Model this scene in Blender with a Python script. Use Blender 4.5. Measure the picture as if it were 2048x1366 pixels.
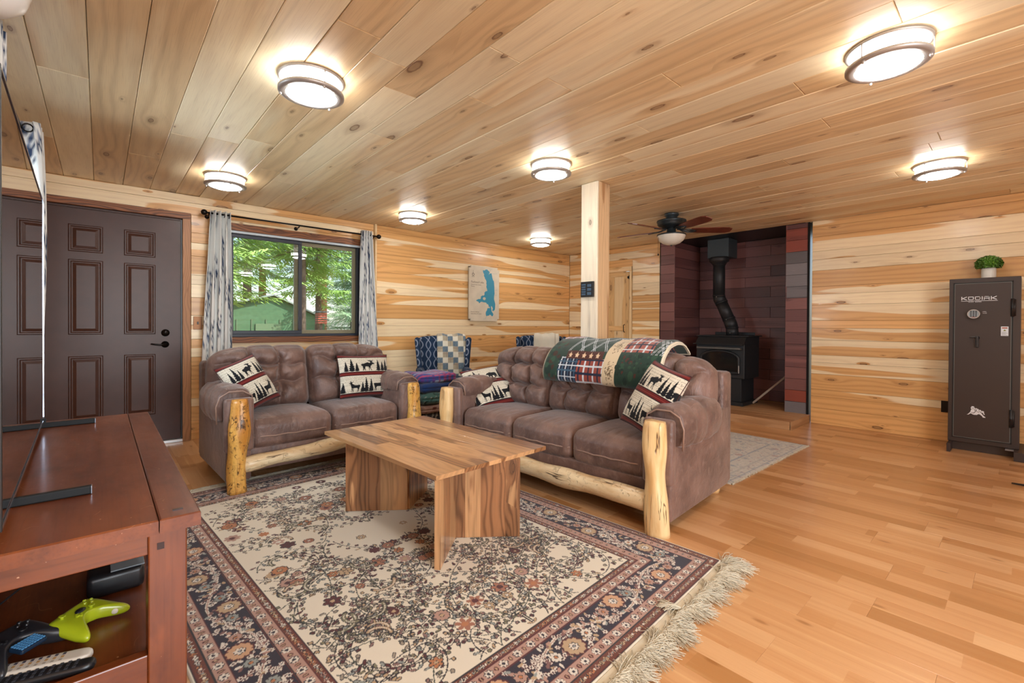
import bpy, bmesh, math, random
import numpy as np
from mathutils import Matrix, Vector, noise as mnoise
R = random.Random(7)
PI = math.pi
sc = bpy.context.scene
COL = sc.collection
for o in list(bpy.data.objects): bpy.data.objects.remove(o)

# ---------------------------------------------------------------- camera
f_px, YAW, PIT, ROL, CY, CAMH = 920.7786, 0.7292, -0.0074, 0.0055, 657.1, 1.0986
F = Vector((math.sin(YAW)*math.cos(PIT), math.cos(YAW)*math.cos(PIT), math.sin(PIT)))
Rt = Vector((math.cos(YAW), -math.sin(YAW), 0)); Up = Rt.cross(F)
R2 = Rt*math.cos(ROL)+Up*math.sin(ROL); U2 = Up*math.cos(ROL)-Rt*math.sin(ROL)
cd = bpy.data.cameras.new('camera'); cam = bpy.data.objects.new('camera', cd); COL.objects.link(cam)
cam.matrix_world = Matrix(((R2.x, U2.x, -F.x, 0), (R2.y, U2.y, -F.y, 0), (R2.z, U2.z, -F.z, CAMH), (0, 0, 0, 1)))
cd.sensor_width = 36; cd.sensor_fit = 'HORIZONTAL'; cd.lens = f_px*36/2048
cd.shift_y = -(683-CY)/2048; cd.clip_start = 0.02; cd.clip_end = 300
sc.camera = cam

# ---------------------------------------------------------------- world, sun, window daylight, added fill, exposure
w = bpy.data.worlds.new('world'); sc.world = w; w.use_nodes = True
wn = w.node_tree.nodes; wl = w.node_tree.links
bg = wn['Background']; sky = wn.new('ShaderNodeTexSky'); sky.sky_type = 'NISHITA'; sky.sun_disc = False
sky.sun_elevation = math.radians(52); sky.sun_rotation = math.radians(150); sky.air_density = 1.0; sky.dust_density = 1.5
wl.new(sky.outputs[0], bg.inputs[0]); bg.inputs[1].default_value = 0.28
sd = bpy.data.lights.new('sun', 'SUN'); sun = bpy.data.objects.new('sun', sd); COL.objects.link(sun)
sd.energy = 5.0; sd.angle = 0.009; sd.color = (1, .95, .85)
sun.rotation_euler = Vector((-.55, .62, -1.0)).to_track_quat('-Z', 'Y').to_euler()
def area(name, loc, direction, sx, sy, power, col):
    l = bpy.data.lights.new(name, 'AREA'); l.shape = 'RECTANGLE'; l.size = sx; l.size_y = sy; l.energy = power; l.color = col
    o = bpy.data.objects.new(name, l); COL.objects.link(o); o.location = loc
    o.rotation_euler = Vector(direction).to_track_quat('-Z', 'Y').to_euler(); return o
# added fill lamp behind the camera, then daylight entering by the left-hand window
area('fill_lamp_near', (.85, -2.62, 1.4), (.12, 1, .05), 2.5, 1.6, 95, (.86, .93, 1))
area('daylight_left', (-.60, 3.15, 1.45), (1, 0, 0), .9, .9, 24, (.75, .87, 1))
sc.view_settings.view_transform = 'Standard'; sc.view_settings.look = 'None'
sc.view_settings.gamma = 1; sc.view_settings.use_curve_mapping = False
sc.view_settings.exposure = 0.76

# ---------------------------------------------------------------- helpers
def tag(o, label=None, cat=None, group=None, kind=None):
    if label: o['label'] = label
    if cat: o['category'] = cat
    if group: o['group'] = group
    if kind: o['kind'] = kind
    return o
def link(o, parent=None):
    COL.objects.link(o)
    if parent is not None: o.parent = parent
    return o
def thing(name, label, cat, loc=(0, 0, 0), rz=0, group=None):
    o = bpy.data.objects.new(name, None); link(o); o.location = loc; o.rotation_euler = (0, 0, rz)
    o.empty_display_size = .05
    return tag(o, label, cat, group)
def mk(name, bm, mat, parent=None, smooth=False, loc=None, kind=None):
    me = bpy.data.meshes.new(name); bm.normal_update(); bm.to_mesh(me); bm.free()
    for m in (mat if isinstance(mat, (list, tuple)) else [mat]): me.materials.append(m)
    if smooth: me.polygons.foreach_set('use_smooth', [True]*len(me.polygons))
    o = bpy.data.objects.new(name, me); link(o, parent)
    if loc: o.location = loc
    if kind: o['kind'] = kind
    return o
def mkd(name, V, Fc, mat, parent=None, smooth=True, kind=None):
    me = bpy.data.meshes.new(name); me.from_pydata([tuple(v) for v in V], [], [tuple(f) for f in Fc]); me.update()
    me.materials.append(mat)
    if smooth: me.polygons.foreach_set('use_smooth', [True]*len(me.polygons))
    o = bpy.data.objects.new(name, me); link(o, parent)
    if kind: o['kind'] = kind
    return o
def box(bm, x0, x1, y0, y1, z0, z1, bev=0, seg=2, mi=0, M=None):
    vs = [bm.verts.new((x, y, z)) for x in (x0, x1) for y in (y0, y1) for z in (z0, z1)]
    idx = [(0, 1, 3, 2), (4, 6, 7, 5), (0, 4, 5, 1), (2, 3, 7, 6), (0, 2, 6, 4), (1, 5, 7, 3)]
    fs = [bm.faces.new([vs[i] for i in q]) for q in idx]
    for f in fs: f.material_index = mi
    geo = vs
    if bev > 0:
        es = list({e for f in fs for e in f.edges})
        r = bmesh.ops.bevel(bm, geom=es, offset=bev, segments=seg, profile=.5, affect='EDGES', clamp_overlap=True)
        geo = list({v for f in r['faces'] for v in f.verts} | {v for v in vs if v.is_valid})
        for f in r['faces']: f.material_index = mi
    if M is not None: bmesh.ops.transform(bm, matrix=M, verts=geo)
    return geo
def bx(name, mat, parent, *a, bev=0, seg=2, smooth=False, M=None):
    bm = bmesh.new(); box(bm, *a, bev=bev, seg=seg, M=M); return mk(name, bm, mat, parent, smooth=smooth)
def lathe(bm, prof, n=32, M=None, mi=0, close=False):
    rings = []
    for r, z in prof:
        rings.append([bm.verts.new((r*math.cos(2*PI*k/n), r*math.sin(2*PI*k/n), z)) for k in range(n)])
    for a, b in zip(rings[:-1], rings[1:]):
        for k in range(n):
            f = bm.faces.new((a[k], a[(k+1) % n], b[(k+1) % n], b[k])); f.material_index = mi; f.smooth = True
    if close:
        bm.faces.new(rings[0][::-1]).material_index = mi; bm.faces.new(rings[-1]).material_index = mi
    vs = [v for r in rings for v in r]
    if M is not None: bmesh.ops.transform(bm, matrix=M, verts=vs)
    return vs
def tube(bm, pts, rad, n=10, cap=True, mi=0, squash=None):
    pts = [Vector(p) for p in pts]; rings = []
    if not hasattr(rad, '__len__'): rad = [rad]*len(pts)
    prev = None
    for i, p in enumerate(pts):
        t = (pts[min(i+1, len(pts)-1)]-pts[max(i-1, 0)]).normalized()
        if prev is None:
            a = Vector((0, 0, 1)) if abs(t.z) < .9 else Vector((1, 0, 0)); u = t.cross(a).normalized()
        else: u = (prev-t*prev.dot(t)).normalized()
        prev = u; v = t.cross(u)
        s = squash or (1, 1)
        rings.append([bm.verts.new(p+(u*math.cos(2*PI*k/n)*s[0]+v*math.sin(2*PI*k/n)*s[1])*rad[i]) for k in range(n)])
    for a, b in zip(rings[:-1], rings[1:]):
        for k in range(n):
            f = bm.faces.new((a[k], a[(k+1) % n], b[(k+1) % n], b[k])); f.smooth = True; f.material_index = mi
    if cap:
        bm.faces.new(rings[0][::-1]).material_index = mi; bm.faces.new(rings[-1]).material_index = mi
    return rings
def frame(c, x, nz):
    x = Vector(x).normalized(); nz = Vector(nz).normalized(); y = nz.cross(x)
    return Matrix(((x.x, y.x, nz.x, c[0]), (x.y, y.y, nz.y, c[1]), (x.z, y.z, nz.z, c[2]), (0, 0, 0, 1)))
_cache = {}
def board(parent, c, x, nz, L, W, T, mat, name='board', bev=.0018, depth=None, rec=0):
    """one board: length along local x, visible face at c facing nz, worn chamfer round the face"""
    key = (round(L, 3), round(W, 3), round(T, 3), bev, mat.name, name)
    me = _cache.get(key)
    if me is None:
        a, b = L/2, W/2; i = bev
        V = [(-a, -b, -T), (a, -b, -T), (a, b, -T), (-a, b, -T), (-a, -b, -i), (a, -b, -i), (a, b, -i), (-a, b, -i),
             (-a+i, -b+i, 0), (a-i, -b+i, 0), (a-i, b-i, 0), (-a+i, b-i, 0)]
        Fc = [(3, 2, 1, 0), (8, 9, 10, 11)]
        for k in range(4):
            j = (k+1) % 4; Fc += [(k, j, 4+j, 4+k), (4+k, 4+j, 8+j, 8+k)]
        me = bpy.data.meshes.new(name); me.from_pydata(V, [], Fc); me.update(); me.materials.append(mat); _cache[key] = me
    o = bpy.data.objects.new(name, me); link(o, parent); o.matrix_local = frame(Vector(c)-Vector(nz).normalized()*rec, x, nz)
    return o
def cubegrid(n):
    """unit cube surface grid, n cells per edge; numpy verts in [-1,1]^3 and quads"""
    P, Q = [], []
    g = np.linspace(-1, 1, n+1); A, B = np.meshgrid(g, g, indexing='ij'); one = np.ones_like(A)
    for k, (p, fl) in enumerate([((A, B, one), 0), ((A, B, -one), 1), ((A, one, B), 1), ((A, -one, B), 0), ((one, A, B), 0), ((-one, A, B), 1)]):
        P.append(np.stack(p, -1).reshape(-1, 3))
        I = np.arange((n+1)**2).reshape(n+1, n+1)+k*(n+1)**2
        q = np.stack([I[:-1, :-1], I[1:, :-1], I[1:, 1:], I[:-1, 1:]], -1).reshape(-1, 4)
        Q.append(q[:, ::-1] if fl else q)
    P = np.concatenate(P); Q = np.concatenate(Q)
    U, inv = np.unique(np.round(P, 6), axis=0, return_inverse=True)
    return U, inv.reshape(-1)[Q]
def rbox(P, h, r):
    h = np.array(h, float); q = P*h; c = np.clip(q, -(h-r), h-r); d = q-c
    L = np.linalg.norm(d, axis=1, keepdims=True); d = np.where(L > 1e-9, d/np.maximum(L, 1e-9)*r, d); return c+d
def npnoise(P, s, seed=0):
    P = np.asarray(P)*s+seed*7.31
    return (np.sin(P[:, 0]*1.7+1.3*np.sin(P[:, 1]*1.1+.5))+np.sin(P[:, 1]*2.1+1.7*np.sin(P[:, 2]*1.3+P[:, 0]*.7))+np.sin(P[:, 2]*1.9+1.1*np.sin(P[:, 0]*1.5+2)))/3
def segd(p, a, b):
    a = np.array(a); b = np.array(b); ab = b-a; t = np.clip(((p-a)@ab)/(ab@ab), 0, 1)
    return np.linalg.norm(p-(a+t[:, None]*ab), axis=1), t

# ---------------------------------------------------------------- node helpers
class NT:
    def __init__(s, name, rough=.5, spec=.5):
        s.m = bpy.data.materials.new(name); s.m.use_nodes = True; s.nt = s.m.node_tree; s.b = s.nt.nodes['Principled BSDF']
        s.set('Roughness', rough); s.set('Specular IOR Level', spec)
    def n(s, t, **k):
        x = s.nt.nodes.new('ShaderNode'+t)
        for a, b in k.items(): setattr(x, a, b)
        return x
    def put(s, i, v):
        if hasattr(v, 'is_linked') or hasattr(v, 'links'): s.nt.links.new(v, i)
        elif isinstance(v, (tuple, list)):
            i.default_value = (*v, 1) if len(v) == 3 and len(i.default_value) == 4 else v
        else: i.default_value = v
    def set(s, k, v): s.put(s.b.inputs[k], v)
    def math(s, op, a, b=0, c=0, clamp=False):
        x = s.n('Math', operation=op, use_clamp=clamp); s.put(x.inputs[0], a); s.put(x.inputs[1], b); s.put(x.inputs[2], c); return x.outputs[0]
    def mix(s, f, a, b, mode='MIX'):
        x = s.n('Mix', data_type='RGBA', blend_type=mode); s.put(x.inputs[0], f); s.put(x.inputs[6], a); s.put(x.inputs[7], b); return x.outputs[2]
    def obj(s, kind='Object'): return s.n('TexCoord').outputs[kind]
    def sep(s, v):
        x = s.n('SeparateXYZ'); s.put(x.inputs[0], v); return x.outputs
    def comb(s, a, b, c):
        x = s.n('CombineXYZ'); s.put(x.inputs[0], a); s.put(x.inputs[1], b); s.put(x.inputs[2], c); return x.outputs[0]
    def rand(s): return s.n('ObjectInfo').outputs['Random']
    def noise(s, v, scale=1, detail=2, rough=.5, dist=0):
        x = s.n('TexNoise'); s.put(x.inputs['Vector'], v); s.put(x.inputs['Scale'], scale); s.put(x.inputs['Detail'], detail)
        s.put(x.inputs['Roughness'], rough); s.put(x.inputs['Distortion'], dist); return x.outputs[0]
    def smooth(s, v, a, b):
        x = s.n('MapRange', interpolation_type='SMOOTHSTEP'); s.put(x.inputs[0], v); s.put(x.inputs[1], a); s.put(x.inputs[2], b); return x.outputs[0]
    def bump(s, h, st=.3, d=.01):
        x = s.n('Bump'); s.put(x.inputs['Height'], h); s.put(x.inputs['Strength'], st); s.put(x.inputs['Distance'], d)
        s.nt.links.new(x.outputs[0], s.b.inputs['Normal'])
def plain(name, col, rough=.5, metal=0, spec=.5, var=0, bump=0, bs=200, emit=None, es=0, coat=0):
    t = NT(name, rough, spec); t.set('Metallic', metal)
    if var:
        nz = t.noise(t.obj(), 9, 4); t.set('Base Color', t.mix(t.smooth(nz, .3, .7), tuple(c*(1-var) for c in col), tuple(min(1, c*(1+var)) for c in col)))
    else: t.set('Base Color', col)
    if bump: t.bump(t.noise(t.obj(), bs, 2), bump, .003)
    if emit: t.set('Emission Color', emit); t.set('Emission Strength', es)
    if coat: t.set('Coat Weight', coat)
    return t.m
def wood(name, pale, heart, line, bias=.5, bvar=.25, edge=.03, knots=1.0, kcol=(.09, .035, .015), gs=1.0, grain=.25, rough=.45, tone=.12,
         ks=(2.6, 6.0), hs=(.55, 6.5), coat=0, kr=.11, streak=0, axis=0, kgate=.45, bumps=.15, cath=.6, nd=3):
    """knotty board: length along local x (axis 0) or z (axis 2); each object gets its own slice of the trunk"""
    t = NT(name, rough); o = t.sep(t.obj()); r = t.rand()
    if axis == 0: X, Y, Z_ = o[0], o[1], o[2]
    elif axis == 1: X, Y, Z_ = o[1], o[0], o[2]
    else: X, Y, Z_ = o[2], o[0], o[1]
    Y = t.math('ADD', Y, t.math('MULTIPLY', Z_, .8))
    x = t.math('ADD', X, t.math('MULTIPLY', r, 91.7)); y = t.math('ADD', Y, t.math('MULTIPLY', r, 37.3))
    v = t.n('TexVoronoi', voronoi_dimensions='2D', feature='F1'); t.put(v.inputs['Scale'], 1.0); t.put(v.inputs['Randomness'], .95)
    t.put(v.inputs['Vector'], t.comb(t.math('MULTIPLY', x, ks[0]), t.math('MULTIPLY', y, ks[1]), 0))
    kc = t.sep(v.outputs['Color']); gate = t.math('GREATER_THAN', kc[0], kgate)
    d = t.math('ADD', v.outputs['Distance'], t.math('MULTIPLY', t.math('SUBTRACT', t.noise(t.comb(x, y, 0), 60, 2), .5), .03))
    d = t.math('DIVIDE', d, t.math('ADD', .22, t.math('MULTIPLY', t.math('MULTIPLY', kc[1], kc[1]), 1.2)))
    infl = t.math('MULTIPLY', gate, t.math('EXPONENT', t.math('MULTIPLY', d, -6)))
    warp = t.noise(t.comb(t.math('MULTIPLY', x, hs[0]), t.math('MULTIPLY', y, hs[1]*.5), 0), 1.3, 2)
    g = t.math('ADD', t.math('MULTIPLY', y, 14*gs), t.math('ADD', t.math('MULTIPLY', warp, 7*cath), t.math('MULTIPLY', infl, 2.4)))
    rings = t.math('ADD', .5, t.math('MULTIPLY', t.math('SINE', t.math('MULTIPLY', g, 6.283)), .5))
    rings = t.math('POWER', rings, 2.2)
    fib = t.noise(t.comb(t.math('MULTIPLY', x, 6), t.math('MULTIPLY', y, 260), 0), 1, 2)
    blot = t.noise(t.comb(t.math('MULTIPLY', x, hs[0]*1.3), t.math('ADD', t.math('MULTIPLY', y, hs[1]), t.math('MULTIPLY', infl, .5)), 3.3), 1, nd, .55)
    b = t.math('ADD', 1-bias, t.math('MULTIPLY', t.math('SUBTRACT', t.math('FRACT', t.math('MULTIPLY', r, 17.3)), .5), bvar*2))
    hm = t.smooth(t.math('SUBTRACT', t.math('ADD', blot, t.math('MULTIPLY', infl, .25)), t.math('MULTIPLY', b, 1.0)), -edge, edge)
    c = t.mix(hm, pale, heart)
    c = t.mix(t.math('MULTIPLY', rings, t.math('ADD', grain*.35, t.math('MULTIPLY', hm, grain*.65))), c, line)
    c = t.mix(t.math('MULTIPLY', t.smooth(fib, .45, .8), .22), c, line)
    if streak:
        st = t.noise(t.comb(t.math('MULTIPLY', x, .9), t.math('MULTIPLY', y, 22), 8), 1, 3)
        c = t.mix(t.math('MULTIPLY', t.smooth(st, .58, .78), streak), c, tuple(q*.45 for q in line))
    if knots:
        halo = t.math('MULTIPLY', gate, t.math('SUBTRACT', 1, t.smooth(d, kr*.7, kr*3.2)))
        c = t.mix(t.math('MULTIPLY', halo, .38), c, tuple(q*.8 for q in line))
        core = t.math('MULTIPLY', gate, t.math('SUBTRACT', 1, t.smooth(d, kr*.8, kr*1.1)))
        ring = t.math('SUBTRACT', 1, t.math('MULTIPLY', t.smooth(t.math('ABSOLUTE', t.math('SUBTRACT', d, kr*.85)), .0, kr*.3), .55))
        c = t.mix(t.math('MULTIPLY', t.math('MULTIPLY', core, ring), knots), c, kcol)
    tn = t.math('ADD', 1-tone, t.math('MULTIPLY', t.math('FRACT', t.math('MULTIPLY', r, 53.9)), tone*2))
    c = t.mix(1.0, c, t.comb(tn, tn, tn), 'MULTIPLY')
    t.set('Base Color', c); t.bump(t.math('ADD', fib, t.math('MULTIPLY', rings, .4)), bumps, .002)
    if coat: t.set('Coat Weight', coat); t.set('Coat Roughness', .12)
    return t.m
def vcol(name, rough=.8, spec=.3, bump=0, bs=300, sheen=0):
    t = NT(name, rough, spec); a = t.n('Attribute', attribute_name='Col'); t.set('Base Color', a.outputs['Color'])
    if bump: t.bump(t.noise(t.obj(), bs, 2), bump, .004)
    if sheen: t.set('Sheen Weight', sheen)
    return t.m
def srgb(h):
    v = [int(h[i:i+2], 16)/255 for i in (0, 2, 4)]; return tuple(c/12.92 if c < .04045 else ((c+.055)/1.055)**2.4 for c in v)
def setcol(o, C):
    me = o.data; a = me.color_attributes.new('Col', 'FLOAT_COLOR', 'POINT'); A = np.ones((len(me.vertices), 4), np.float32); A[:, :3] = C
    a.data.foreach_set('color', A.ravel())
class Canvas:
    """a painted cloth: w x h metres at px per metre, drawn with shapes and then sampled onto mesh vertices"""
    def __init__(s, w, h, ppm, col):
        s.w, s.h, s.p = w, h, ppm; s.nx = int(w*ppm)+1; s.ny = int(h*ppm)+1
        s.a = np.zeros((s.ny, s.nx, 3), np.float32); s.a[:] = col
    def win(s, x0, x1, y0, y1):
        i0 = max(0, int(x0*s.p)); i1 = min(s.nx, int(x1*s.p)+2); j0 = max(0, int(y0*s.p)); j1 = min(s.ny, int(y1*s.p)+2)
        if i1 <= i0 or j1 <= j0: return None
        X, Y = np.meshgrid(np.arange(i0, i1)/s.p, np.arange(j0, j1)/s.p); return s.a[j0:j1, i0:i1], X, Y
    def disc(s, x, y, r, col, ry=None, ang=0):
        ry = ry or r; R_ = max(r, ry); q = s.win(x-R_, x+R_, y-R_, y+R_)
        if q is None: return
        A, X, Y = q; c, n = math.cos(ang), math.sin(ang); u = ((X-x)*c+(Y-y)*n)/r; v = (-(X-x)*n+(Y-y)*c)/ry; A[u*u+v*v <= 1] = col
    def rect(s, x0, x1, y0, y1, col):
        q = s.win(x0, x1, y0, y1)
        if q is not None:
            A, X, Y = q; A[(X >= x0) & (X <= x1) & (Y >= y0) & (Y <= y1)] = col
    def poly(s, pts, col):
        xs = [p[0] for p in pts]; ys = [p[1] for p in pts]; q = s.win(min(xs), max(xs), min(ys), max(ys))
        if q is None: return
        A, X, Y = q; ins = np.zeros(X.shape, bool); n = len(pts)
        for i in range(n):
            x1, y1 = pts[i]; x2, y2 = pts[(i+1) % n]
            if y1 == y2: continue
            ins ^= ((Y < y1) != (Y < y2)) & (X < (x2-x1)*(Y-y1)/(y2-y1)+x1)
        A[ins] = col
    def line(s, pts, w, col):
        for (x1, y1), (x2, y2) in zip(pts[:-1], pts[1:]):
            q = s.win(min(x1, x2)-w, max(x1, x2)+w, min(y1, y2)-w, max(y1, y2)+w)
            if q is None: continue
            A, X, Y = q; dx, dy = x2-x1, y2-y1; L = dx*dx+dy*dy+1e-12; t = np.clip(((X-x1)*dx+(Y-y1)*dy)/L, 0, 1)
            A[(X-x1-t*dx)**2+(Y-y1-t*dy)**2 <= (w/2)**2] = col
    def flower(s, x, y, r, n, petal, core, out=None, ang=0):
        for k in range(n):
            a = ang+2*PI*k/n; cx, cy = x+math.cos(a)*r*.6, y+math.sin(a)*r*.6
            if out: s.disc(cx, cy, r*.46, out, r*.36, a)
        for k in range(n):
            a = ang+2*PI*k/n; cx, cy = x+math.cos(a)*r*.58, y+math.sin(a)*r*.58
            s.disc(cx, cy, r*.36, petal, r*.25, a)
        s.disc(x, y, r*.34, out or core); s.disc(x, y, r*.25, core)
    def sample(s, x, y):
        i = np.clip(np.round(np.asarray(x)*s.p).astype(int), 0, s.nx-1); j = np.clip(np.round(np.asarray(y)*s.p).astype(int), 0, s.ny-1); return s.a[j, i]
def text(name, body, size, mat, parent, M, ext=.0006, sx=1.0, bold=0, align='LEFT', sp=1.0):
    c = bpy.data.curves.new(name, 'FONT'); c.body = body; c.size = size; c.extrude = ext; c.offset = bold; c.align_x = align; c.space_character = sp
    c.resolution_u = 2
    o = bpy.data.objects.new(name, c); COL.objects.link(o); dg = bpy.context.evaluated_depsgraph_get()
    me = bpy.data.meshes.new_from_object(o.evaluated_get(dg)); bpy.data.objects.remove(o)
    me.transform(Matrix.Diagonal((sx, 1, 1, 1))); me.materials.clear(); me.materials.append(mat)
    q = bpy.data.objects.new(name, me); link(q, parent); q.matrix_local = M; return q
# ---------------------------------------------------------------- materials
M_wall = wood('pine_wall', srgb('F5E0B8'), srgb('E0AE70'), srgb('B0763C'), bias=.53, bvar=.14, edge=.012, knots=.9, gs=1.3, grain=.34, rough=.36, coat=.15, ks=(2.0, 6.5), kr=.085, hs=(.30, 5.0), kgate=.5, nd=1.6)
M_ceil = wood('pine_ceiling', srgb('F3E4C2'), srgb('E8CCA0'), srgb('A5835E'), bias=.42, bvar=.25, edge=.12, knots=.85, gs=1.0, grain=.26, rough=.42, coat=.08, ks=(1.7, 4.8), kr=.085, streak=.22, tone=.06, hs=(.5, 5), kgate=.42, kcol=srgb('6A4430'))
M_trim = wood('stained_trim', srgb('A87850'), srgb('8C5630'), srgb('4E2A14'), bias=.5, knots=.7, gs=2.6, grain=.9, rough=.5, ks=(2, 4), hs=(1.4, 9), cath=1.2)
M_door2 = wood('pale_pine_door', srgb('E6C99A'), srgb('DDB47C'), srgb('A87A48'), bias=.4, knots=.8, gs=1.4, grain=.25, rough=.5, ks=(3, 8))
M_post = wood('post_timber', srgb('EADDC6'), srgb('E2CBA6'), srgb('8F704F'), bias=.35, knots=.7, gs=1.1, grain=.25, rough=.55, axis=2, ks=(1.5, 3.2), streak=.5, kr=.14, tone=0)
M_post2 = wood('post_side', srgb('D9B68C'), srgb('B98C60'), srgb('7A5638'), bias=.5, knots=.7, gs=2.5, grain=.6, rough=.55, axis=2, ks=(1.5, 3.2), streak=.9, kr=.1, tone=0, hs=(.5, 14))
M_hearth = wood('hearth_board', srgb('B98F66'), srgb('A67A52'), srgb('7E5836'), bias=.5, knots=.0, gs=2, grain=.25, rough=.5)
M_tile = wood('slate_red_tile', srgb('7E5350'), srgb('6C4544'), srgb('3E2829'), bias=.5, bvar=.4, edge=.1, knots=0, gs=5, grain=.55, rough=.42, tone=.22, hs=(.4, 14), cath=.2)
M_tile_g = wood('slate_grey_tile', srgb('7A757A'), srgb('686468'), srgb('3C393D'), bias=.5, bvar=.4, edge=.1, knots=0, gs=5, grain=.55, rough=.42, tone=.15, hs=(.4, 14), cath=.2)
M_tile_r = wood('slate_rust_tile', srgb('8E4638'), srgb('7A3A30'), srgb('45221E'), bias=.5, bvar=.4, edge=.1, knots=0, gs=5, grain=.5, rough=.42, tone=.15, hs=(.4, 14), cath=.2)
M_table = wood('sheesham', srgb('C8986A'), srgb('9A6A46'), srgb('4A2C1A'), bias=.52, bvar=.3, edge=.02, knots=.6, kcol=srgb('38200F'), gs=2.0, grain=.62, rough=.3, tone=.2, ks=(1.6, 4), hs=(1.1, 10), coat=.5, kr=.06, cath=1.1, streak=.35)
def logmat(name, a, b, crack, axis, burl=0.0, seed=0):
    t = NT(name, .42); o = t.sep(t.obj()); X, Y, Z_ = (o[0], o[1], o[2]) if axis == 0 else (o[2], o[0], o[1])
    X = t.math('ADD', X, seed*3.1); n1 = t.noise(t.comb(t.math('MULTIPLY', X, 2.2), t.math('MULTIPLY', Y, 14), t.math('MULTIPLY', Z_, 14)), 1, 4, .6, .6)
    c = t.mix(t.smooth(n1, .35, .68), a, b)
    n2 = t.noise(t.comb(t.math('MULTIPLY', X, 1.6), t.math('MULTIPLY', Y, 20), t.math('MULTIPLY', Z_, 20)), 1, 3, .55, .4)
    cr = t.math('SUBTRACT', 1, t.smooth(t.math('ABSOLUTE', t.math('SUBTRACT', n2, .56)), .003, .014)); gt = t.smooth(t.noise(t.comb(X, Y, Z_), 4.5, 1), .5, .58)
    cr = t.math('MULTIPLY', cr, gt); c = t.mix(t.math('MULTIPLY', cr, .85), c, crack)
    v = t.n('TexVoronoi'); t.put(v.inputs['Vector'], t.comb(t.math('MULTIPLY', X, 5), t.math('MULTIPLY', Y, 11), t.math('MULTIPLY', Z_, 11))); t.put(v.inputs['Scale'], 1)
    g = t.math('GREATER_THAN', t.sep(v.outputs['Color'])[0], .72); d = v.outputs['Distance']
    rg = t.math('MULTIPLY', g, t.math('SUBTRACT', 1, t.smooth(t.math('ABSOLUTE', t.math('SUBTRACT', d, .17)), .01, .05)))
    c = t.mix(t.math('MULTIPLY', t.math('MULTIPLY', g, t.math('SUBTRACT', 1, t.smooth(d, .1, .4))), .5), c, tuple(q*.6 for q in b)); c = t.mix(t.math('MULTIPLY', rg, .8), c, crack)
    h = t.math('MULTIPLY', cr, -1)
    if burl:
        n3 = t.noise(t.obj(), 26, 5, .65, 1.2); sp = t.smooth(n3, .56, .66); c = t.mix(t.math('MULTIPLY', sp, burl), c, crack)
        n4 = t.noise(t.obj(), 70, 3, .6); c = t.mix(t.math('MULTIPLY', t.smooth(n4, .5, .7), burl*.5), c, tuple(q*.5 for q in b)); h = t.math('SUBTRACT', h, sp)
    t.set('Base Color', c); t.bump(h, .7, .006); t.set('Coat Weight', .2); t.set('Coat Roughness', .2); return t.m
M_log = logmat('peeled_log', srgb('EACB96'), srgb('D2A266'), srgb('4E2E14'), 2, 0, 2)
M_burl = logmat('burl_log', srgb('E2AE58'), srgb('BE7E30'), srgb('2C1608'), 2, .8, 5)
M_logx = logmat('peeled_log_rail', srgb('E2CEA8'), srgb('C6A274'), srgb('3E2814'), 0, .12, 1)
def cherrymat(name, axis):
    t = NT(name, .3); o = t.sep(t.obj()); r = t.rand(); X, Y, Z_ = {0: (o[0], o[1], o[2]), 2: (o[2], o[0], o[1])}[axis]; X = t.math('ADD', X, t.math('MULTIPLY', r, 31)); v = lambda a, b: t.comb(t.math('MULTIPLY', X, a), t.math('MULTIPLY', Y, b), t.math('MULTIPLY', Z_, b))
    c = t.mix(t.smooth(t.noise(v(1.6, 6), 1, 4, .6), .3, .7), srgb('5E2A12'), srgb('7E421F'))
    c = t.mix(t.math('MULTIPLY', t.smooth(t.noise(v(4, 9), 1, 4, .7, .5), .5, .75), .5), c, srgb('3A170A'))
    c = t.mix(t.math('MULTIPLY', t.smooth(t.noise(v(5, 160), 1, 2), .45, .8), .3), c, srgb('3E1A0C'))
    c = t.mix(t.math('MULTIPLY', t.smooth(t.noise(v(3, 8), 2.2, 3), .6, .8), .35), c, srgb('A2592E'))
    s1 = t.math('SUBTRACT', 1, t.smooth(t.math('ABSOLUTE', t.math('SUBTRACT', t.noise(v(7, 9), 1, 1, .5, .3), .52)), .0008, .0022)); s1 = t.math('MULTIPLY', s1, t.smooth(t.noise(t.obj(), 7, 2), .58, .62))
    c = t.mix(t.math('MULTIPLY', s1, .6), c, srgb('C08E6A')); sp = t.smooth(t.noise(t.obj(), 90, 1), .77, .80); c = t.mix(t.math('MULTIPLY', sp, .7), c, srgb('C9A080'))
    t.set('Base Color', c); t.set('Roughness', t.math('ADD', .22, t.math('MULTIPLY', t.noise(v(3, 6), 1.5, 4, .7), .28))); t.bump(t.noise(v(5, 60), 1, 3), .12, .003); t.set('Coat Weight', .35); t.set('Coat Roughness', .15); return t.m
M_cherry = cherrymat('cherry_console', 0); M_cherryz = cherrymat('cherry_console_upright', 2)
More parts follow.
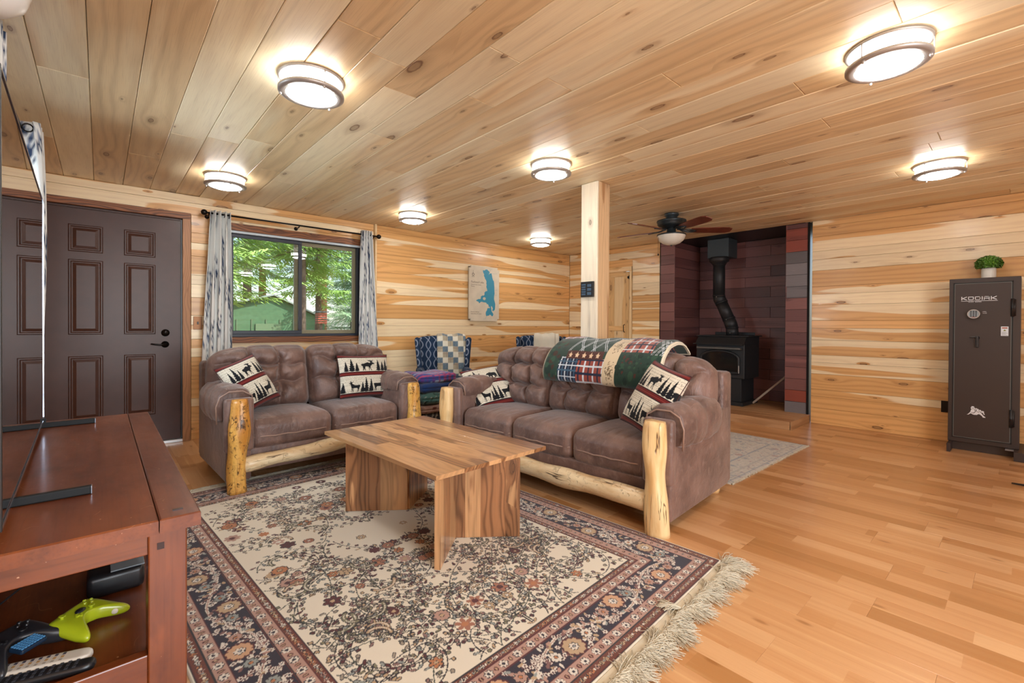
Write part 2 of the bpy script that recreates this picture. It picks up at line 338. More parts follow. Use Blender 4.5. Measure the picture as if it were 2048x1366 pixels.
def floor_mat():
    t = NT('laminate', .3); o = t.sep(t.obj()); r = t.rand()
    idx = t.math('GREATER_THAN', o[1], 0)
    seg = t.math('FLOOR', t.math('DIVIDE', t.math('ADD', o[0], t.math('MULTIPLY', t.math('ADD', r, t.math('MULTIPLY', idx, .37)), 3.7)), .85))
    wnz = t.n('TexWhiteNoise', noise_dimensions='3D'); t.put(wnz.inputs['Vector'], t.comb(seg, idx, t.math('MULTIPLY', r, 917.3)))
    q = t.sep(wnz.outputs['Color'])
    x = t.math('ADD', o[0], t.math('MULTIPLY', q[0], 50)); y = t.math('ADD', o[1], t.math('MULTIPLY', q[1], 20))
    g = t.noise(t.comb(t.math('MULTIPLY', x, 1.2), t.math('MULTIPLY', y, 28), 0), 1, 3, .5, .4)
    fb = t.noise(t.comb(t.math('MULTIPLY', x, 7), t.math('MULTIPLY', y, 300), 0), 1, 2)
    cr = t.n('ValToRGB'); e = cr.color_ramp.elements; e[0].position = 0; e[0].color = (*srgb('AE7A48'), 1); e[1].position = 1; e[1].color = (*srgb('D4A576'), 1)
    m = e.new(.3); m.color = (*srgb('C08A58'), 1); m = e.new(.7); m.color = (*srgb('CB9868'), 1)
    t.put(cr.inputs[0], q[2]); c = cr.outputs[0]
    c = t.mix(t.math('MULTIPLY', t.smooth(g, .45, .75), .30), c, srgb('A96A34'))
    c = t.mix(t.math('MULTIPLY', t.smooth(g, .25, .5), .22), srgb('F0CC98'), c) if False else t.mix(t.math('MULTIPLY', t.math('SUBTRACT', 1, t.smooth(g, .22, .42)), .35), c, srgb('EEC994'))
    c = t.mix(t.math('MULTIPLY', t.smooth(fb, .5, .8), .15), c, srgb('8F5A2C'))
    v = t.n('TexVoronoi', voronoi_dimensions='2D'); t.put(v.inputs['Scale'], 1); t.put(v.inputs['Vector'], t.comb(t.math('MULTIPLY', x, 2.3), t.math('MULTIPLY', y, 6), 0))
    kg = t.math('MULTIPLY', t.math('GREATER_THAN', t.sep(v.outputs['Color'])[0], .7), t.math('SUBTRACT', 1, t.smooth(v.outputs['Distance'], .02, .09)))
    c = t.mix(t.math('MULTIPLY', kg, .6), c, srgb('8A5526'))
    t.set('Base Color', c); t.set('Coat Weight', .25); t.set('Coat Roughness', .15); return t.m
M_floor = floor_mat()
M_dark = plain('dark_joint_backing', srgb('3A2412'), .9)  # dark brown body behind the boards, seen in their joints
M_black = plain('black_plastic', (.012, .012, .014), .35)
M_iron = plain('cast_iron', (.022, .023, .026), .5, .3, bump=.15, bs=400)
M_steelbox = plain('blue_grey_sheet', srgb('3F474C'), .5, .3)
M_bronze = plain('bronze_fan', srgb('3C4347'), .38, .6, var=.15)
M_nickel = plain('brushed_nickel', srgb('B0AAA6'), .42, .55)
M_glow = plain('lit_glass', (1, .97, .92), .4, emit=(1, .985, .96), es=26)
M_glow2 = plain('lit_glass_side', (1, .97, .92), .4, emit=(1, .965, .91), es=10)
M_bowl = plain('frosted_bowl', srgb('DDD8CC'), .35)
M_doorp = plain('brown_door_paint', srgb('46291F'), .36, var=.08, spec=.35)
M_bz = plain('oil_bronze_hardware', srgb('1E1A19'), .35, .7)
M_vinyl = plain('bronze_window_frame', srgb('2E3440'), .4)
M_vinyl2 = plain('taupe_window_track', srgb('8C8468'), .5)
M_white = plain('white_paint', (.8, .8, .78), .5)

# ---------------------------------------------------------------- room shell
D, X0, WY, HC, YN, XL = 5.246, 6.0086, -0.016, 2.30, -2.3, -.445
ROWS = [0, .176, .311, .388, .566, .695, .78, .95, 1.084, 1.172, 1.345, 1.467, 1.555, 1.735, 1.86, 1.955, 2.12, 2.23, 2.30]
dw = Vector((math.sin(WY), math.cos(WY), 0)); nw = Vector((-math.cos(WY), math.sin(WY), 0))   # right wall: along, normal into room
C0 = Vector((X0, D, 0))
def wr(s, z, off=0): return C0-dw*s+nw*off+Vector((0, 0, z))
def rdiff(r, o):
    a0, a1, b0, b1 = r; c0, c1, d0, d1 = o
    if c0 >= a1 or c1 <= a0 or d0 >= b1 or d1 <= b0: return [r]
    out = []
    if c0 > a0: out.append((a0, c0, b0, b1))
    if c1 < a1: out.append((c1, a1, b0, b1))
    m0, m1 = max(a0, c0), min(a1, c1)
    if d0 > b0: out.append((m0, m1, b0, d0))
    if d1 < b1: out.append((m0, m1, d1, b1))
    return out
def clad(parent, P, x, nz, s0, s1, opens, mat, rows=ROWS, seed=0, joints=None):
    rr = random.Random(seed)
    for b0, b1 in zip(rows[:-1], rows[1:]):
        cuts = [s0]; c = s0+rr.uniform(1.2, 3.2)
        while c < s1-.7: cuts.append(c); c += rr.uniform(1.8, 3.4)
        cuts.append(s1)
        if joints == 0: cuts = [s0, s1]
        jit = rr.uniform(0, .0025)
        for a0, a1 in zip(cuts[:-1], cuts[1:]):
            rs = [(a0, a1, b0, b1)]
            for o in opens: rs = [q for r in rs for q in rdiff(r, o)]
            for q in rs:
                if q[1]-q[0] < .01 or q[3]-q[2] < .008: continue
                c_ = P((q[0]+q[1])/2, (q[2]+q[3])/2)
                board(parent, c_, x, nz, q[1]-q[0]-.001, q[3]-q[2]-.0016, .016, mat, rec=jit)
def slab(name, P, s0, s1, opens, t0, t1, mat, z1=HC+.02, z0=-.02):
    """wall body behind the boards, with its openings left open"""
    rs = [(s0, s1, z0, z1)]
    for o in opens: rs = [q for r in rs for q in rdiff(r, o)]
    bm = bmesh.new()
    for a0, a1, b0, b1 in rs:
        V = [bm.verts.new(P(s, z, t)) for s in (a0, a1) for z in (b0, b1) for t in (t0, t1)]
        for q in [(0, 1, 3, 2), (4, 6, 7, 5), (0, 4, 5, 1), (2, 3, 7, 6), (0, 2, 6, 4), (1, 5, 7, 3)]: bm.faces.new([V[i] for i in q])
    bmesh.ops.recalc_face_normals(bm, faces=bm.faces[:])
    return tag(mk(name, bm, mat), kind='structure')
UPV = Vector((0, 0, 1))
# floor
fl = tag(bx('floor', M_dark, None, XL-.15, 7.1, YN-.3, D+.2, -.06, -.009), kind='structure')
rr = random.Random(3); i = 0; x = XL-.05
while x < 6.15:
    y = YN-.2-rr.uniform(0, 1.1); W = .19
    while y < D+.05:
        y0, y1 = max(y, YN-.25), min(y+1.2, D+.08)
        if y1-y0 > .05: board(fl, (x+W/2, (y0+y1)/2, 0), (0, 1, 0), UPV, y1-y0-.0004, W-.0004, .0085, M_floor, 'plank', bev=.0007)
        y += 1.2
    x += W
# ceiling
ce = tag(bx('ceiling', M_dark, None, XL-.15, 7.1, YN-1.3, D+.75, HC+.016, HC+.14), kind='structure')  # slab carried past the near wall as an added, unseen overhang against sun
known = {-.226: [3.10], -.046: [.9], .5: [3.54], .87: [1.95, 3.97], 1.24: [1.56, 2.77], 1.42: [1.97, 3.57], 1.975: [1.17], 2.345: [1.57, 3.2], 2.53: [.78], 2.16: [.34], 3.4: [.37], 3.8: [.38]}
x = -.411; rr = random.Random(11)
while x < 6.3:
    W = .185; cuts = None
    for k, v in known.items():
        if abs(k-(x+.001)) < .06: cuts = [YN-.1]+v+[D+.02]
    if cuts is None:
        cuts = [YN-.1]; c = YN+rr.uniform(.6, 2.4)
        while c < D-.5: cuts.append(c); c += rr.uniform(1.3, 3.0)
        cuts.append(D+.02)
    jit = rr.uniform(0, .003)
    for a, b in zip(cuts[:-1], cuts[1:]):
        board(ce, (x+W/2, (a+b)/2, HC), (0, 1, 0), (0, 0, -1), b-a-.0012, W-.0022, .016, M_ceil, 'board', rec=jit, bev=.003)
    x += W
# far wall (door and window)
oD = (-.372, .575, -.02, 2.067); oW = (.925, 2.285, .965, 2.025)
Pf = lambda s, z, t=0: Vector((s, D+t, z))
wf = slab('wall_far', Pf, XL-.15, X0+.3, [oD, oW], .0165, .14, M_dark)
clad(wf, Pf, (1, 0, 0), (0, -1, 0), XL, 2.449, [(oD[0]-.06, oD[1]+.06, 0, 2.12), (oW[0]-.02, oW[1]+.02, .93, 2.06)], M_wall, seed=5, joints=0)
clad(wf, Pf, (1, 0, 0), (0, -1, 0), 2.471, X0, [], M_wall, seed=6, joints=0)
# right wall, with closet door and hearth recess
oC = (.49, 1.20, -.02, 2.0); oH = (1.703, 3.60, -.02, HC+.05)
wrt = slab('wall_right', lambda s, z, t: wr(s, z, -t), -.2, D-YN+.3, [oC, oH], .0165, .13, M_dark)
clad(wrt, wr, UPV.cross(nw), nw, 0, D-YN+.1, [(oC[0]-.04, oC[1]+.04, 0, 2.0), (oH[0]-.001, oH[1]+.001, 0, 3)], M_wall, seed=9, joints=0)
# left wall with its window, near wall with an unglazed opening added for the fill lamp (both outside the picture)
oL = (2.55, 3.75, .95, 2.02)
wlft = slab('wall_left', lambda s, z, t: Vector((XL-t, s, z)), YN-.2, D+.1, [oL], .0165, .13, M_dark)
clad(wlft, lambda s, z: Vector((XL, s, z)), (0, 1, 0), (1, 0, 0), YN, D, [oL], M_wall, seed=12)
oN = (-.42, 2.15, .5, 2.2)
wnr = slab('wall_near', lambda s, z, t: Vector((s, YN-t, z)), XL-.1, 6.4, [oN], .0165, .13, M_dark)
clad(wnr, lambda s, z: Vector((s, YN, z)), (-1, 0, 0), (0, 1, 0), XL, 6.15, [oN], M_wall, seed=13)
# corner board between the two parts of the far wall
t1 = tag(bx('trim_1', M_door2, None, 2.449, 2.471, D-.042, D+.01, 0, HC-.001, bev=.002), kind='structure')

# ---- front door
M_dtrim = M_trim
d1 = tag(bx('door_1', M_doorp, None, -.352, .556, D+.012, D+.055, .028, 2.05, bev=.002), kind='structure')
def dpanel(x0, x1, z0, z1):
    """stamped panel: a moulded groove and a raised field"""
    y = D+.012; bm = bmesh.new()
    rings = [(0, 0), (.006, -.006), (.014, -.006), (.022, -.0005), (.028, -.0005), (.05, -.007), (.052, -.007)]
    rr_ = []
    for ins, dy in rings:
        rr_.append([bm.verts.new((x0+ins if a == 0 else x1-ins, y+dy, z0+ins if b == 0 else z1-ins)) for a, b in ((0, 0), (1, 0), (1, 1), (0, 1))])
    for a, b in zip(rr_[:-1], rr_[1:]):
        for k in range(4): bm.faces.new((a[k], a[(k+1) % 4], b[(k+1) % 4], b[k]))
    bm.faces.new(rr_[-1]); bmesh.ops.recalc_face_normals(bm, faces=bm.faces[:])
    return mk('panel', bm, M_doorp, d1)
for xa, xb in ((-.20, .016), (.152, .370)):
    for za, zb in ((1.63, 1.91), (1.0, 1.63-.0), (.275, .82)):
        if za == 1.63: za, zb = 1.69, 1.915
        elif za == 1.0: za, zb = 1.0, 1.625
        dpanel(xa, xb, za, zb)
Rx = Matrix.Rotation(PI/2, 4, 'X')
bm = bmesh.new(); lathe(bm, [(0, -.028), (.016, -.026), (.03, -.012), (.032, 0)], 24, Matrix.Translation((.442, D+.012, 1.01))@Matrix.Rotation(-PI/2, 4, 'X'), close=False)
lathe(bm, [(0, .0), (.032, 0), (.03, .012), (.018, .014), (.016, .02), (0, .021)], 24, Matrix.Translation((.442, D+.012, 1.012))@Rx)
mk('deadbolt', bm, M_bz, d1, True)
bm = bmesh.new(); lathe(bm, [(.03, 0), (.028, .01), (.012, .014), (.011, .045), (0, .047)], 24, Matrix.Translation((.44, D+.012, .905))@Rx)
tube(bm, [(.44, D-.03, .905), (.40, D-.034, .903), (.36, D-.032, .908), (.335, D-.028, .912)], [.011, .009, .008, .006], 10)
mk('door_handle', bm, M_bz, d1, True)
bx('threshold', plain('aluminium_sill', (.6, .6, .6), .35, .8), d1, -.37, .573, D-.02, D+.1, 0, .026, bev=.003)
bx('weatherstrip', M_black, d1, .557, .573, D+.004, D+.012, .03, 2.06)
bm = bmesh.new()
box(bm, -.372, -.354, D-.0, D+.11, 0, 2.067); box(bm, .558, .575, D+.012, D+.11, 0, 2.067); box(bm, -.372, .575, D+.012, D+.11, 2.052, 2.067)
mk('jamb', bm, M_doorp, d1)
tr = tag(bpy.data.objects.new('trim_2', None), kind='structure'); link(tr)
board(tr, (.599, D-.022, 1.036), (0, 0, 1), (0, -1, 0), 2.072, .062, .022, M_dtrim, 'casing')
board(tr, (-.398, D-.022, 1.036), (0, 0, 1), (0, -1, 0), 2.072, .062, .022, M_dtrim, 'casing')
board(tr, (.10, D-.024, 2.098), (1, 0, 0), (0, -1, 0), 1.062, .058, .024, M_dtrim, 'casing')
# ---- window in the far wall
w1 = tag(bpy.data.objects.new('window_1', None), kind='structure'); link(w1)
def rectframe(name, mat, par, x0, x1, z0, z1, w, y0, y1, bev=.003):
    bm = bmesh.new()
    box(bm, x0, x1, y0, y1, z0, z0+w, bev=bev); box(bm, x0, x1, y0, y1, z1-w, z1, bev=bev)
    box(bm, x0, x0+w, y0, y1, z0+w, z1-w, bev=bev); box(bm, x1-w, x1, y0, y1, z0+w, z1-w, bev=bev); return mk(name, bm, mat, par)
rectframe('window_frame', M_vinyl, w1, .925, 2.285, .965, 2.025, .028, D+.03, D+.125)
rectframe('sash', M_vinyl, w1, .953, 1.64, .993, 1.997, .035, D+.035, D+.06)
rectframe('sash', M_vinyl2, w1, 1.57, 2.257, .993, 1.997, .04, D+.075, D+.10)
bx('jamb_lining', plain('white_reveal', srgb('C9D6DE'), .4), w1, .926, 2.284, D-.0, D+.03, 2.0, 2.024)
tg = NT('window_glass', .0); tg.set('Transmission Weight', 1.0); tg.set('IOR', 1.45)
lp = tg.n('BsdfTransparent'); gl = tg.n('BsdfGlossy'); gl.inputs['Roughness'].default_value = 0
fr = tg.n('Fresnel'); fr.inputs[0].default_value = 1.5; mx = tg.n('MixShader')
tg.put(lp.inputs[0], (.94, .96, .95)); tg.nt.links.new(fr.outputs[0], mx.inputs[0]); tg.nt.links.new(lp.outputs[0], mx.inputs[1]); tg.nt.links.new(gl.outputs[0], mx.inputs[2])
tg.nt.links.new(mx.outputs[0], tg.nt.nodes['Material Output'].inputs[0]); M_glass = tg.m
bx('pane', M_glass, w1, .988, 1.605, D+.046, D+.049, 1.028, 1.962)
bx('pane', M_glass, w1, 1.61, 2.217, D+.086, D+.089, 1.033, 1.957)
tw = tag(bpy.data.objects.new('trim_3', None), kind='structure'); link(tw)
board(tw, (1.605, D-.02, 2.057), (1, 0, 0), (0, -1, 0), 1.43, .07, .02, M_trim, 'casing')
board(tw, (1.605, D-.02, .935), (1, 0, 0), (0, -1, 0), 1.43, .06, .02, M_trim, 'casing')
board(tw, (.905, D-.02, 1.494), (0, 0, 1), (0, -1, 0), 1.055, .045, .02, M_trim, 'casing')
board(tw, (2.305, D-.02, 1.494), (0, 0, 1), (0, -1, 0), 1.055, .045, .02, M_trim, 'casing')
# ---- light switch
sw = bx('light_switch', plain('bronze_plate', srgb('8A5F3E'), .4, .5), None, .652, .722, D-.006, D-.001, 1.04, 1.165, bev=.004)
tag(sw, 'bronze light switch plate on pine boards beside the front door', 'switch')
bx('toggle', M_black, sw, .68, .694, D-.014, D-.005, 1.09, 1.115, bev=.002)
# ---- closet door in the right wall (behind the post)
d2 = tag(bpy.data.objects.new('door_2', None), kind='structure'); link(d2)
def wb(par, s0, s1, z0, z1, off, mat, name='board', horiz=False, T=.016):
    c = wr((s0+s1)/2, (z0+z1)/2, off)
    if horiz: return board(par, c, UPV.cross(nw), nw, s1-s0, z1-z0, T, mat, name)
    return board(par, c, (0, 0, 1), nw, z1-z0, s1-s0, T, mat, name)
wb(d2, .42, .49, 0, 2.0, .02, M_door2, 'casing', T=.03); wb(d2, 1.20, 1.235, 0, 2.0, .02, M_door2, 'casing', T=.03)
wb(d2, .42, 1.235, 1.935, 2.005, .022, M_door2, 'casing', True, T=.03)
for k in range(5): wb(d2, .495+k*.14, .634+k*.14, .02, 1.93, -.005, M_door2, 'board')
wb(d2, .50, .56, .02, 1.93, .008, M_door2, 'stile', T=.012); wb(d2, 1.13, 1.19, .02, 1.93, .008, M_door2, 'stile', T=.012)
for z in (.03, 1.02, 1.86): wb(d2, .561, 1.129, z, z+.075, .008, M_door2, 'rail', True, T=.012)
bm = bmesh.new(); p = wr(1.115, 1.06, .012)
tube(bm, [p+Vector((0, 0, -.06)), p+nw*.03+Vector((0, 0, -.045)), p+nw*.034+Vector((0, 0, .045)), p+Vector((0, 0, .06))], .006, 8); mk('door_handle', bm, M_bz, d2, True)
bm = bmesh.new(); p = wr(1.19, 1.84, .012)
tube(bm, [p-UPV*.03, p+UPV*.03], .006, 8); box(bm, -.03, .03, -.018, .018, -.002, .002, M=frame(p, dw, nw)); mk('hinge', bm, M_bz, d2)

# ---------------------------------------------------------------- hearth recess
HB = .77   # depth
wh = tag(bpy.data.objects.new('wall_hearth', None), kind='structure'); link(wh)
sA, sB = 1.925, 3.33     # recess between the two tiled piers
def pquad(name, pts, mat, par):
    bm = bmesh.new(); bm.faces.new([bm.verts.new(p) for p in pts]); return mk(name, bm, mat, par)
bm = bmesh.new(); UX = UPV.cross(nw)
def wbox(bm, s0, s1, z0, z1, o0, o1, bev=0):
    c = wr((s0+s1)/2, (z0+z1)/2, (o0+o1)/2); box(bm, -(s1-s0)/2, (s1-s0)/2, -(z1-z0)/2, (z1-z0)/2, -(o1-o0)/2, (o1-o0)/2, bev=bev, M=frame(c, UX, nw))
wbox(bm, sA-.22, sB+.25, -.02, HC+.05, -HB-.12, -HB-.012); wbox(bm, sA-.215, sA-.012, -.02, HC+.05, -HB-.02, -.012); wbox(bm, sB+.012, sB+.24, -.02, HC+.05, -HB-.02, -.012)
wbox(bm, sA-.2, sB+.2, HC+.001, HC+.05, -HB-.02, -.0); mk('backing', bm, M_black, wh)
rr = random.Random(21)
z = .085; k = 0
while z < HC-.02:
    h = min(.142, HC-z-.002); s = sA+(0 if k % 2 else -.33)
    while s < sB:
        a, b = max(s, sA), min(s+.66, sB)
        if b-a > .02: board(wh, wr((a+b)/2, z+h/2, -HB), UX, nw, b-a-.003, h-.003, .012, M_tile, 'tile', rec=rr.uniform(0, .002))
        s += .66
    # left inner cheek faces the camera side, right one looks back
    for s_, nn, L in ((sA, -dw, HB), (sB, dw, HB)):
        c = wr(s_, z+h/2, -HB/2)
        board(wh, c, UPV.cross(nn), nn, L-.003, h-.003, .012, M_tile, 'tile')
    z += .142; k += 1
cols = [M_tile, M_tile_r, M_tile, M_tile, M_tile, M_tile, M_tile, M_tile, M_tile, M_tile, M_tile_g, M_tile_g, M_tile_g, M_tile_g, M_tile_r, M_tile_r, M_tile, M_tile, M_tile, M_tile]
cols[0] = M_tile_g
for s0, s1, seq in ((sA-.222, sA, [M_tile]*30), (sB, sB+.227, cols)):
    z = .085; k = 0
    while z < HC-.02:
        h = min(.135, HC-z-.002); board(wh, wr((s0+s1)/2, z+h/2, .0), UX, nw, s1-s0-.003, h-.003, .012, seq[k], 'tile', rec=rr.uniform(0, .002)); z += .135; k += 1
bm = bmesh.new(); wbox(bm, sB+.227, sB+.245, .085, HC-.002, -.012, .006); wbox(bm, sA-.224-.004, sA-.222+.002, .085, HC-.002, -.012, .003); mk('edge_trim', bm, plain('matte_black_edge', (.012, .011, .011), .8, spec=.15), wh)
bm = bmesh.new(); wbox(bm, sA-.2, sB+.25, HC-.10, HC-.001, -.16, -.10) if False else None
# raised hearth floor
hb = bmesh.new(); box(hb, 5.45, 6.083, 1.662, 3.66, .0, .082); box(hb, 6.083, 6.80, 1.93, 3.33, .0, .082)
hp = tag(mk('trim_4', hb, M_dark), kind='structure')
board(hp, (5.443, 2.66, .045), (0, 1, 0), (-1, 0, 0), 2.0, .089, .012, M_hearth, 'fascia'); board(hp, (5.763, 1.655, .045), (1, 0, 0), (0, -1, 0), .64, .089, .012, M_hearth, 'fascia')
for k in range(4): board(hp, (5.446+.08+k*.16, 2.66, .09), (0, 1, 0), (0, 0, 1), 1.998, .158, .008, M_hearth, 'board')
for k in range(5): board(hp, (6.086+.07+k*.14, 2.63, .09), (0, 1, 0), (0, 0, 1), 1.398, .139, .008, M_hearth, 'board')

# ---------------------------------------------------------------- post
po = thing('support_post', 'square pale timber post standing behind the long sofa up to the ceiling', 'post', (3.148, 2.463, 0))
bm = bmesh.new(); box(bm, -.065, .083, -.086, .086, 0, HC-.001, bev=.004); mk('timber', bm, M_post2, po); bx('face_board', M_post, po, -.083, -.0655, -.086, .086, 0, HC-.001, bev=.004)
pp = tag(bx('thermostat_panel', M_black, None, 3.044, 3.064, 2.402, 2.535, 1.338, 1.468, bev=.004), 'small black control panel mounted on the pale timber post', 'panel')
M_btn = plain('panel_keys', srgb('3C5268'), .4)
for c0, n in ((2.515, 5), (2.455, 3)):
    for k in range(n): bx('button', M_btn, pp, 3.040, 3.045, c0-.035, c0+.005, 1.355+k*(.1/n), 1.355+k*(.1/n)+.07/n, bev=.001)

# ---------------------------------------------------------------- ceiling lamps
NAMES = {}
def lamp(x, y, label, group='round flush ceiling lights'):
    t = thing('ceiling_light', label, 'ceiling light', (x, y, HC), 0, group)
    bm = bmesh.new(); lathe(bm, [(.12, -.001), (.150, -.001), (.150, -.012), (.134, -.014), (.134, -.004)], 48); mk('base_ring', bm, M_nickel, t)
    bm = bmesh.new(); lathe(bm, [(.133, -.005), (.133, -.068), (.118, -.072)], 40, mi=1); lathe(bm, [(.118, -.072), (.115, -.082), (.09, -.092), (.05, -.097), (.001, -.099)], 40); mk('glass_shade', bm, [M_glow, M_glow2], t)
    bm = bmesh.new(); lathe(bm, [(.135, -.066), (.150, -.066), (.150, -.078), (.140, -.083), (.116, -.085), (.116, -.078), (.135, -.066)], 48); mk('lower_ring', bm, M_nickel, t)
    for k in range(3):
        a = .6+k*2*PI/3; bm = bmesh.new(); c, s = math.cos(a)*.1485, math.sin(a)*.1485
        tube(bm, [(c, s, -.012), (c, s, -.068)], .0025, 8); lathe(bm, [(.0, -.094), (.006, -.091), (.007, -.086), (.004, -.08)], 10, Matrix.Translation((c*.94, s*.94, 0)))
        mk('finial_post', bm, M_nickel, t, True)
    return t
for x, y, l in ((.773, 2.35, 'round lit ceiling light at upper left, second from the front door wall'), (.763, 4.38, 'round lit ceiling light nearest the front door'),
                (2.509, 2.38, 'round lit ceiling light between the window curtain and the post, above the coffee table'), (2.533, 4.46, 'round lit ceiling light above the right curtain of the window'),
                (4.583, 4.54, 'round lit ceiling light in the far corner above the armchairs'), (2.52, .41, 'largest ceiling light at upper right of the room'),
                (4.60, .445, 'round lit ceiling light above the gun safe side of the room'), (.773, .41, 'ceiling light out of view above the camera'),
                (.773, -1.5, 'ceiling light behind the camera at left'), (2.52, -1.5, 'ceiling light behind the camera in the middle'), (4.6, -1.5, 'ceiling light behind the camera at right')):
    lamp(x, y, l)
# ---------------------------------------------------------------- leather sofas
def leather():
    t = NT('brown_leather', .42, .5); o = t.obj()
    n1 = t.noise(o, 4.5, 5, .6); n2 = t.noise(o, 22, 4, .6); n3 = t.noise(o, 160, 2)
    c = t.mix(t.smooth(n1, .3, .7), srgb('563F38'), srgb('7C5F54')); c = t.mix(t.math('MULTIPLY', t.smooth(n2, .5, .78), .35), c, srgb('A08679'))
    t.set('Base Color', c); t.set('Roughness', t.math('ADD', .36, t.math('MULTIPLY', n2, .22)))
    wr_ = t.noise(t.comb(t.math('MULTIPLY', t.sep(o)[0], 3), t.sep(o)[1], t.sep(o)[2]), 9, 4, .6, 1.5)
    t.bump(t.math('ADD', t.math('MULTIPLY', wr_, 1.6), t.math('MULTIPLY', n3, .12)), .35, .012)
    t.set('Sheen Weight', .25); t.set('Sheen Roughness', .4); return t.m
M_lea = leather()
M_pipe = plain('leather_piping', srgb('8E7264'), .45)
CG = {n: cubegrid(n) for n in (8, 14, 20, 30, 44, 70)}
def place(name, P, Q, mat, parent, loc, rx=0, ry=0, rz=0, order='XYZ'):
    o = mkd(name, P, Q, mat, parent, True); o.location = loc; o.rotation_euler = (rx, ry, rz); return o
def seat_cushion(parent, w, d, h, loc, seed):
    P, Q = CG[44]; V = rbox(P, (w/2, d/2, h/2), .055)
    u, v = P[:, 0], P[:, 1]
    top = np.clip(V[:, 2]/(h/2), 0, 1)
    V[:, 2] += top*.028*(1-u**2)**.6*(1-v**2)**.5
    V[:, 1] -= np.where(v < 0, 1, 0)*.012*(1-u**2)*(1-(V[:, 2]/(h/2)*.7)**2)
    V[:, 2] += .004*npnoise(V, 9, seed)*top
    # pulled creases running back from the front edge
    for k in range(7):
        cx = -.8+1.6*(k+.5)/7+.07*math.sin(seed*3+k*5); V[:, 2] -= top*.005*np.exp(-((u-cx-.08*v)/.035)**2)*np.exp(-((v+.75)/.35)**2)
    o = place('seat_cushion', V, Q, M_lea, parent, loc)
    bm = bmesh.new(); a, b, z = w/2+.001, d/2, -.012
    pts = [(-a, b*.6, z), (-a, -b+.06, z), (-a+.02, -b+.015, z), (-a+.06, -b-.002, z)]
    for k in range(1, 10): pts.append((-a+.06+(2*a-.12)*k/10, -b-.004-.011*(1-(k/5-1)**2), z+.003*math.sin(k*2+seed)))
    pts += [(a-.06, -b-.002, z), (a-.02, -b+.015, z), (a, -b+.06, z), (a, b*.6, z)]
    tube(bm, pts, .0052, 6); mk('piping', bm, M_pipe, o, True); return o
def back_cushion(parent, w, h, d, loc, seed, end=0, tilt=-.2, bulge=.098, cols=(-.34, .34), rows=(-.18, .42)):
    """tufted back cushion; local x width, y thickness (front is -y), z height. end=-1/+1 gives the outer, round end"""
    P, Q = CG[70]; V = rbox(P, (w/2, d/2, h/2), min(.1, d*.45))
    u, v = P[:, 0].copy(), P[:, 2].copy(); q = np.stack([u*w/2, v*h/2], 1)
    front = np.clip(-V[:, 1]/(d/2), -.2, 1); front = np.clip((front+.2)/1.2, 0, 1)**.7
    rs = random.Random(seed)
    B = [[(c*w/2+rs.uniform(-.012, .012), r*h/2+rs.uniform(-.012, .012)) for r in rows] for c in cols]
    segs = []
    for ci in range(len(cols)):
        segs.append((B[ci][0], B[ci][1], 1)); segs.append((B[ci][1], (B[ci][1][0]+rs.uniform(-.04, .04), h/2+.05), .9)); segs.append((B[ci][0], (B[ci][0][0]+rs.uniform(-.03, .03), -h/2), .8))
    for ri in range(2):
        for ci in range(len(cols)-1): segs.append((B[ci][ri], B[ci+1][ri], 1))
        segs.append((B[0][ri], (-w/2, B[0][ri][1]+rs.uniform(-.05, .05)), .75)); segs.append((B[-1][ri], (w/2, B[-1][ri][1]+rs.uniform(-.05, .05)), .75))
    dm = np.full(len(q), 9.); cre = np.zeros(len(q))
    for a, b, s in segs:
        wob = .010*np.sin(q[:, 0]*37+seed)+.010*np.sin(q[:, 1]*31+seed*2)
        dd, t = segd(q+np.stack([wob, -wob], 1), a, b); fade = s*(1-.45*t) if s < 1 else np.ones_like(t)
        cre = np.maximum(cre, fade*np.exp(-dd/.022)); dm = np.minimum(dm, dd)
    but = np.zeros(len(q))
    for c in B:
        for b in c: but += np.exp(-(np.linalg.norm(q-np.array(b), axis=1)/.035)**2)
    rad = np.zeros(len(q))
    for c in B:
        for b in c: dq = q-np.array(b); rr2 = np.linalg.norm(dq, axis=1); rad += .005*np.sin(9*np.arctan2(dq[:, 1], dq[:, 0])+seed)*np.exp(-((rr2-.05)/.035)**2)
    edge = (1-np.clip(np.abs(u), 0, 1)**4)*(1-np.clip(np.abs(v), 0, 1)**4)
    out = bulge*(.3+.7*edge)*(1-np.clip(cre*1.08,0,1)**.9)-.022*but*np.ones_like(u)+.004*npnoise(V, 13, seed)+rad
    V[:, 1] -= front*out
    topf = np.clip((V[:, 2]/(h/2)-.5)*2, 0, 1); V[:, 2] += topf*.022*(1-cre*1.2)*(1-.5*u**2)
    if end:
        k = np.clip(u*end, 0, 1)**2; V[:, 2] -= k*topf*.045; ang = np.clip((V[:, 2]/(h/2)), -1, 1)
        V[:, 0] += end*k*.03*(1-ang**2)
        low = np.clip(-V[:, 2]/(h/2), 0, 1); V[:, 2] += k*low*.14*np.clip(u*end, 0, 1)**4
    o = place('back_cushion', V, Q, M_lea, parent, loc, rx=tilt)
    for c in B:
        for b in c[:1]+c[1:]:
            bm = bmesh.new(); lathe(bm, [(.011, 0), (.009, .004), (.001, .006)], 12, Matrix.Translation((b[0], -d/2+.012, b[1]))@Matrix.Rotation(PI/2, 4, 'X')); mk('button', bm, M_lea, o, True)
    return o
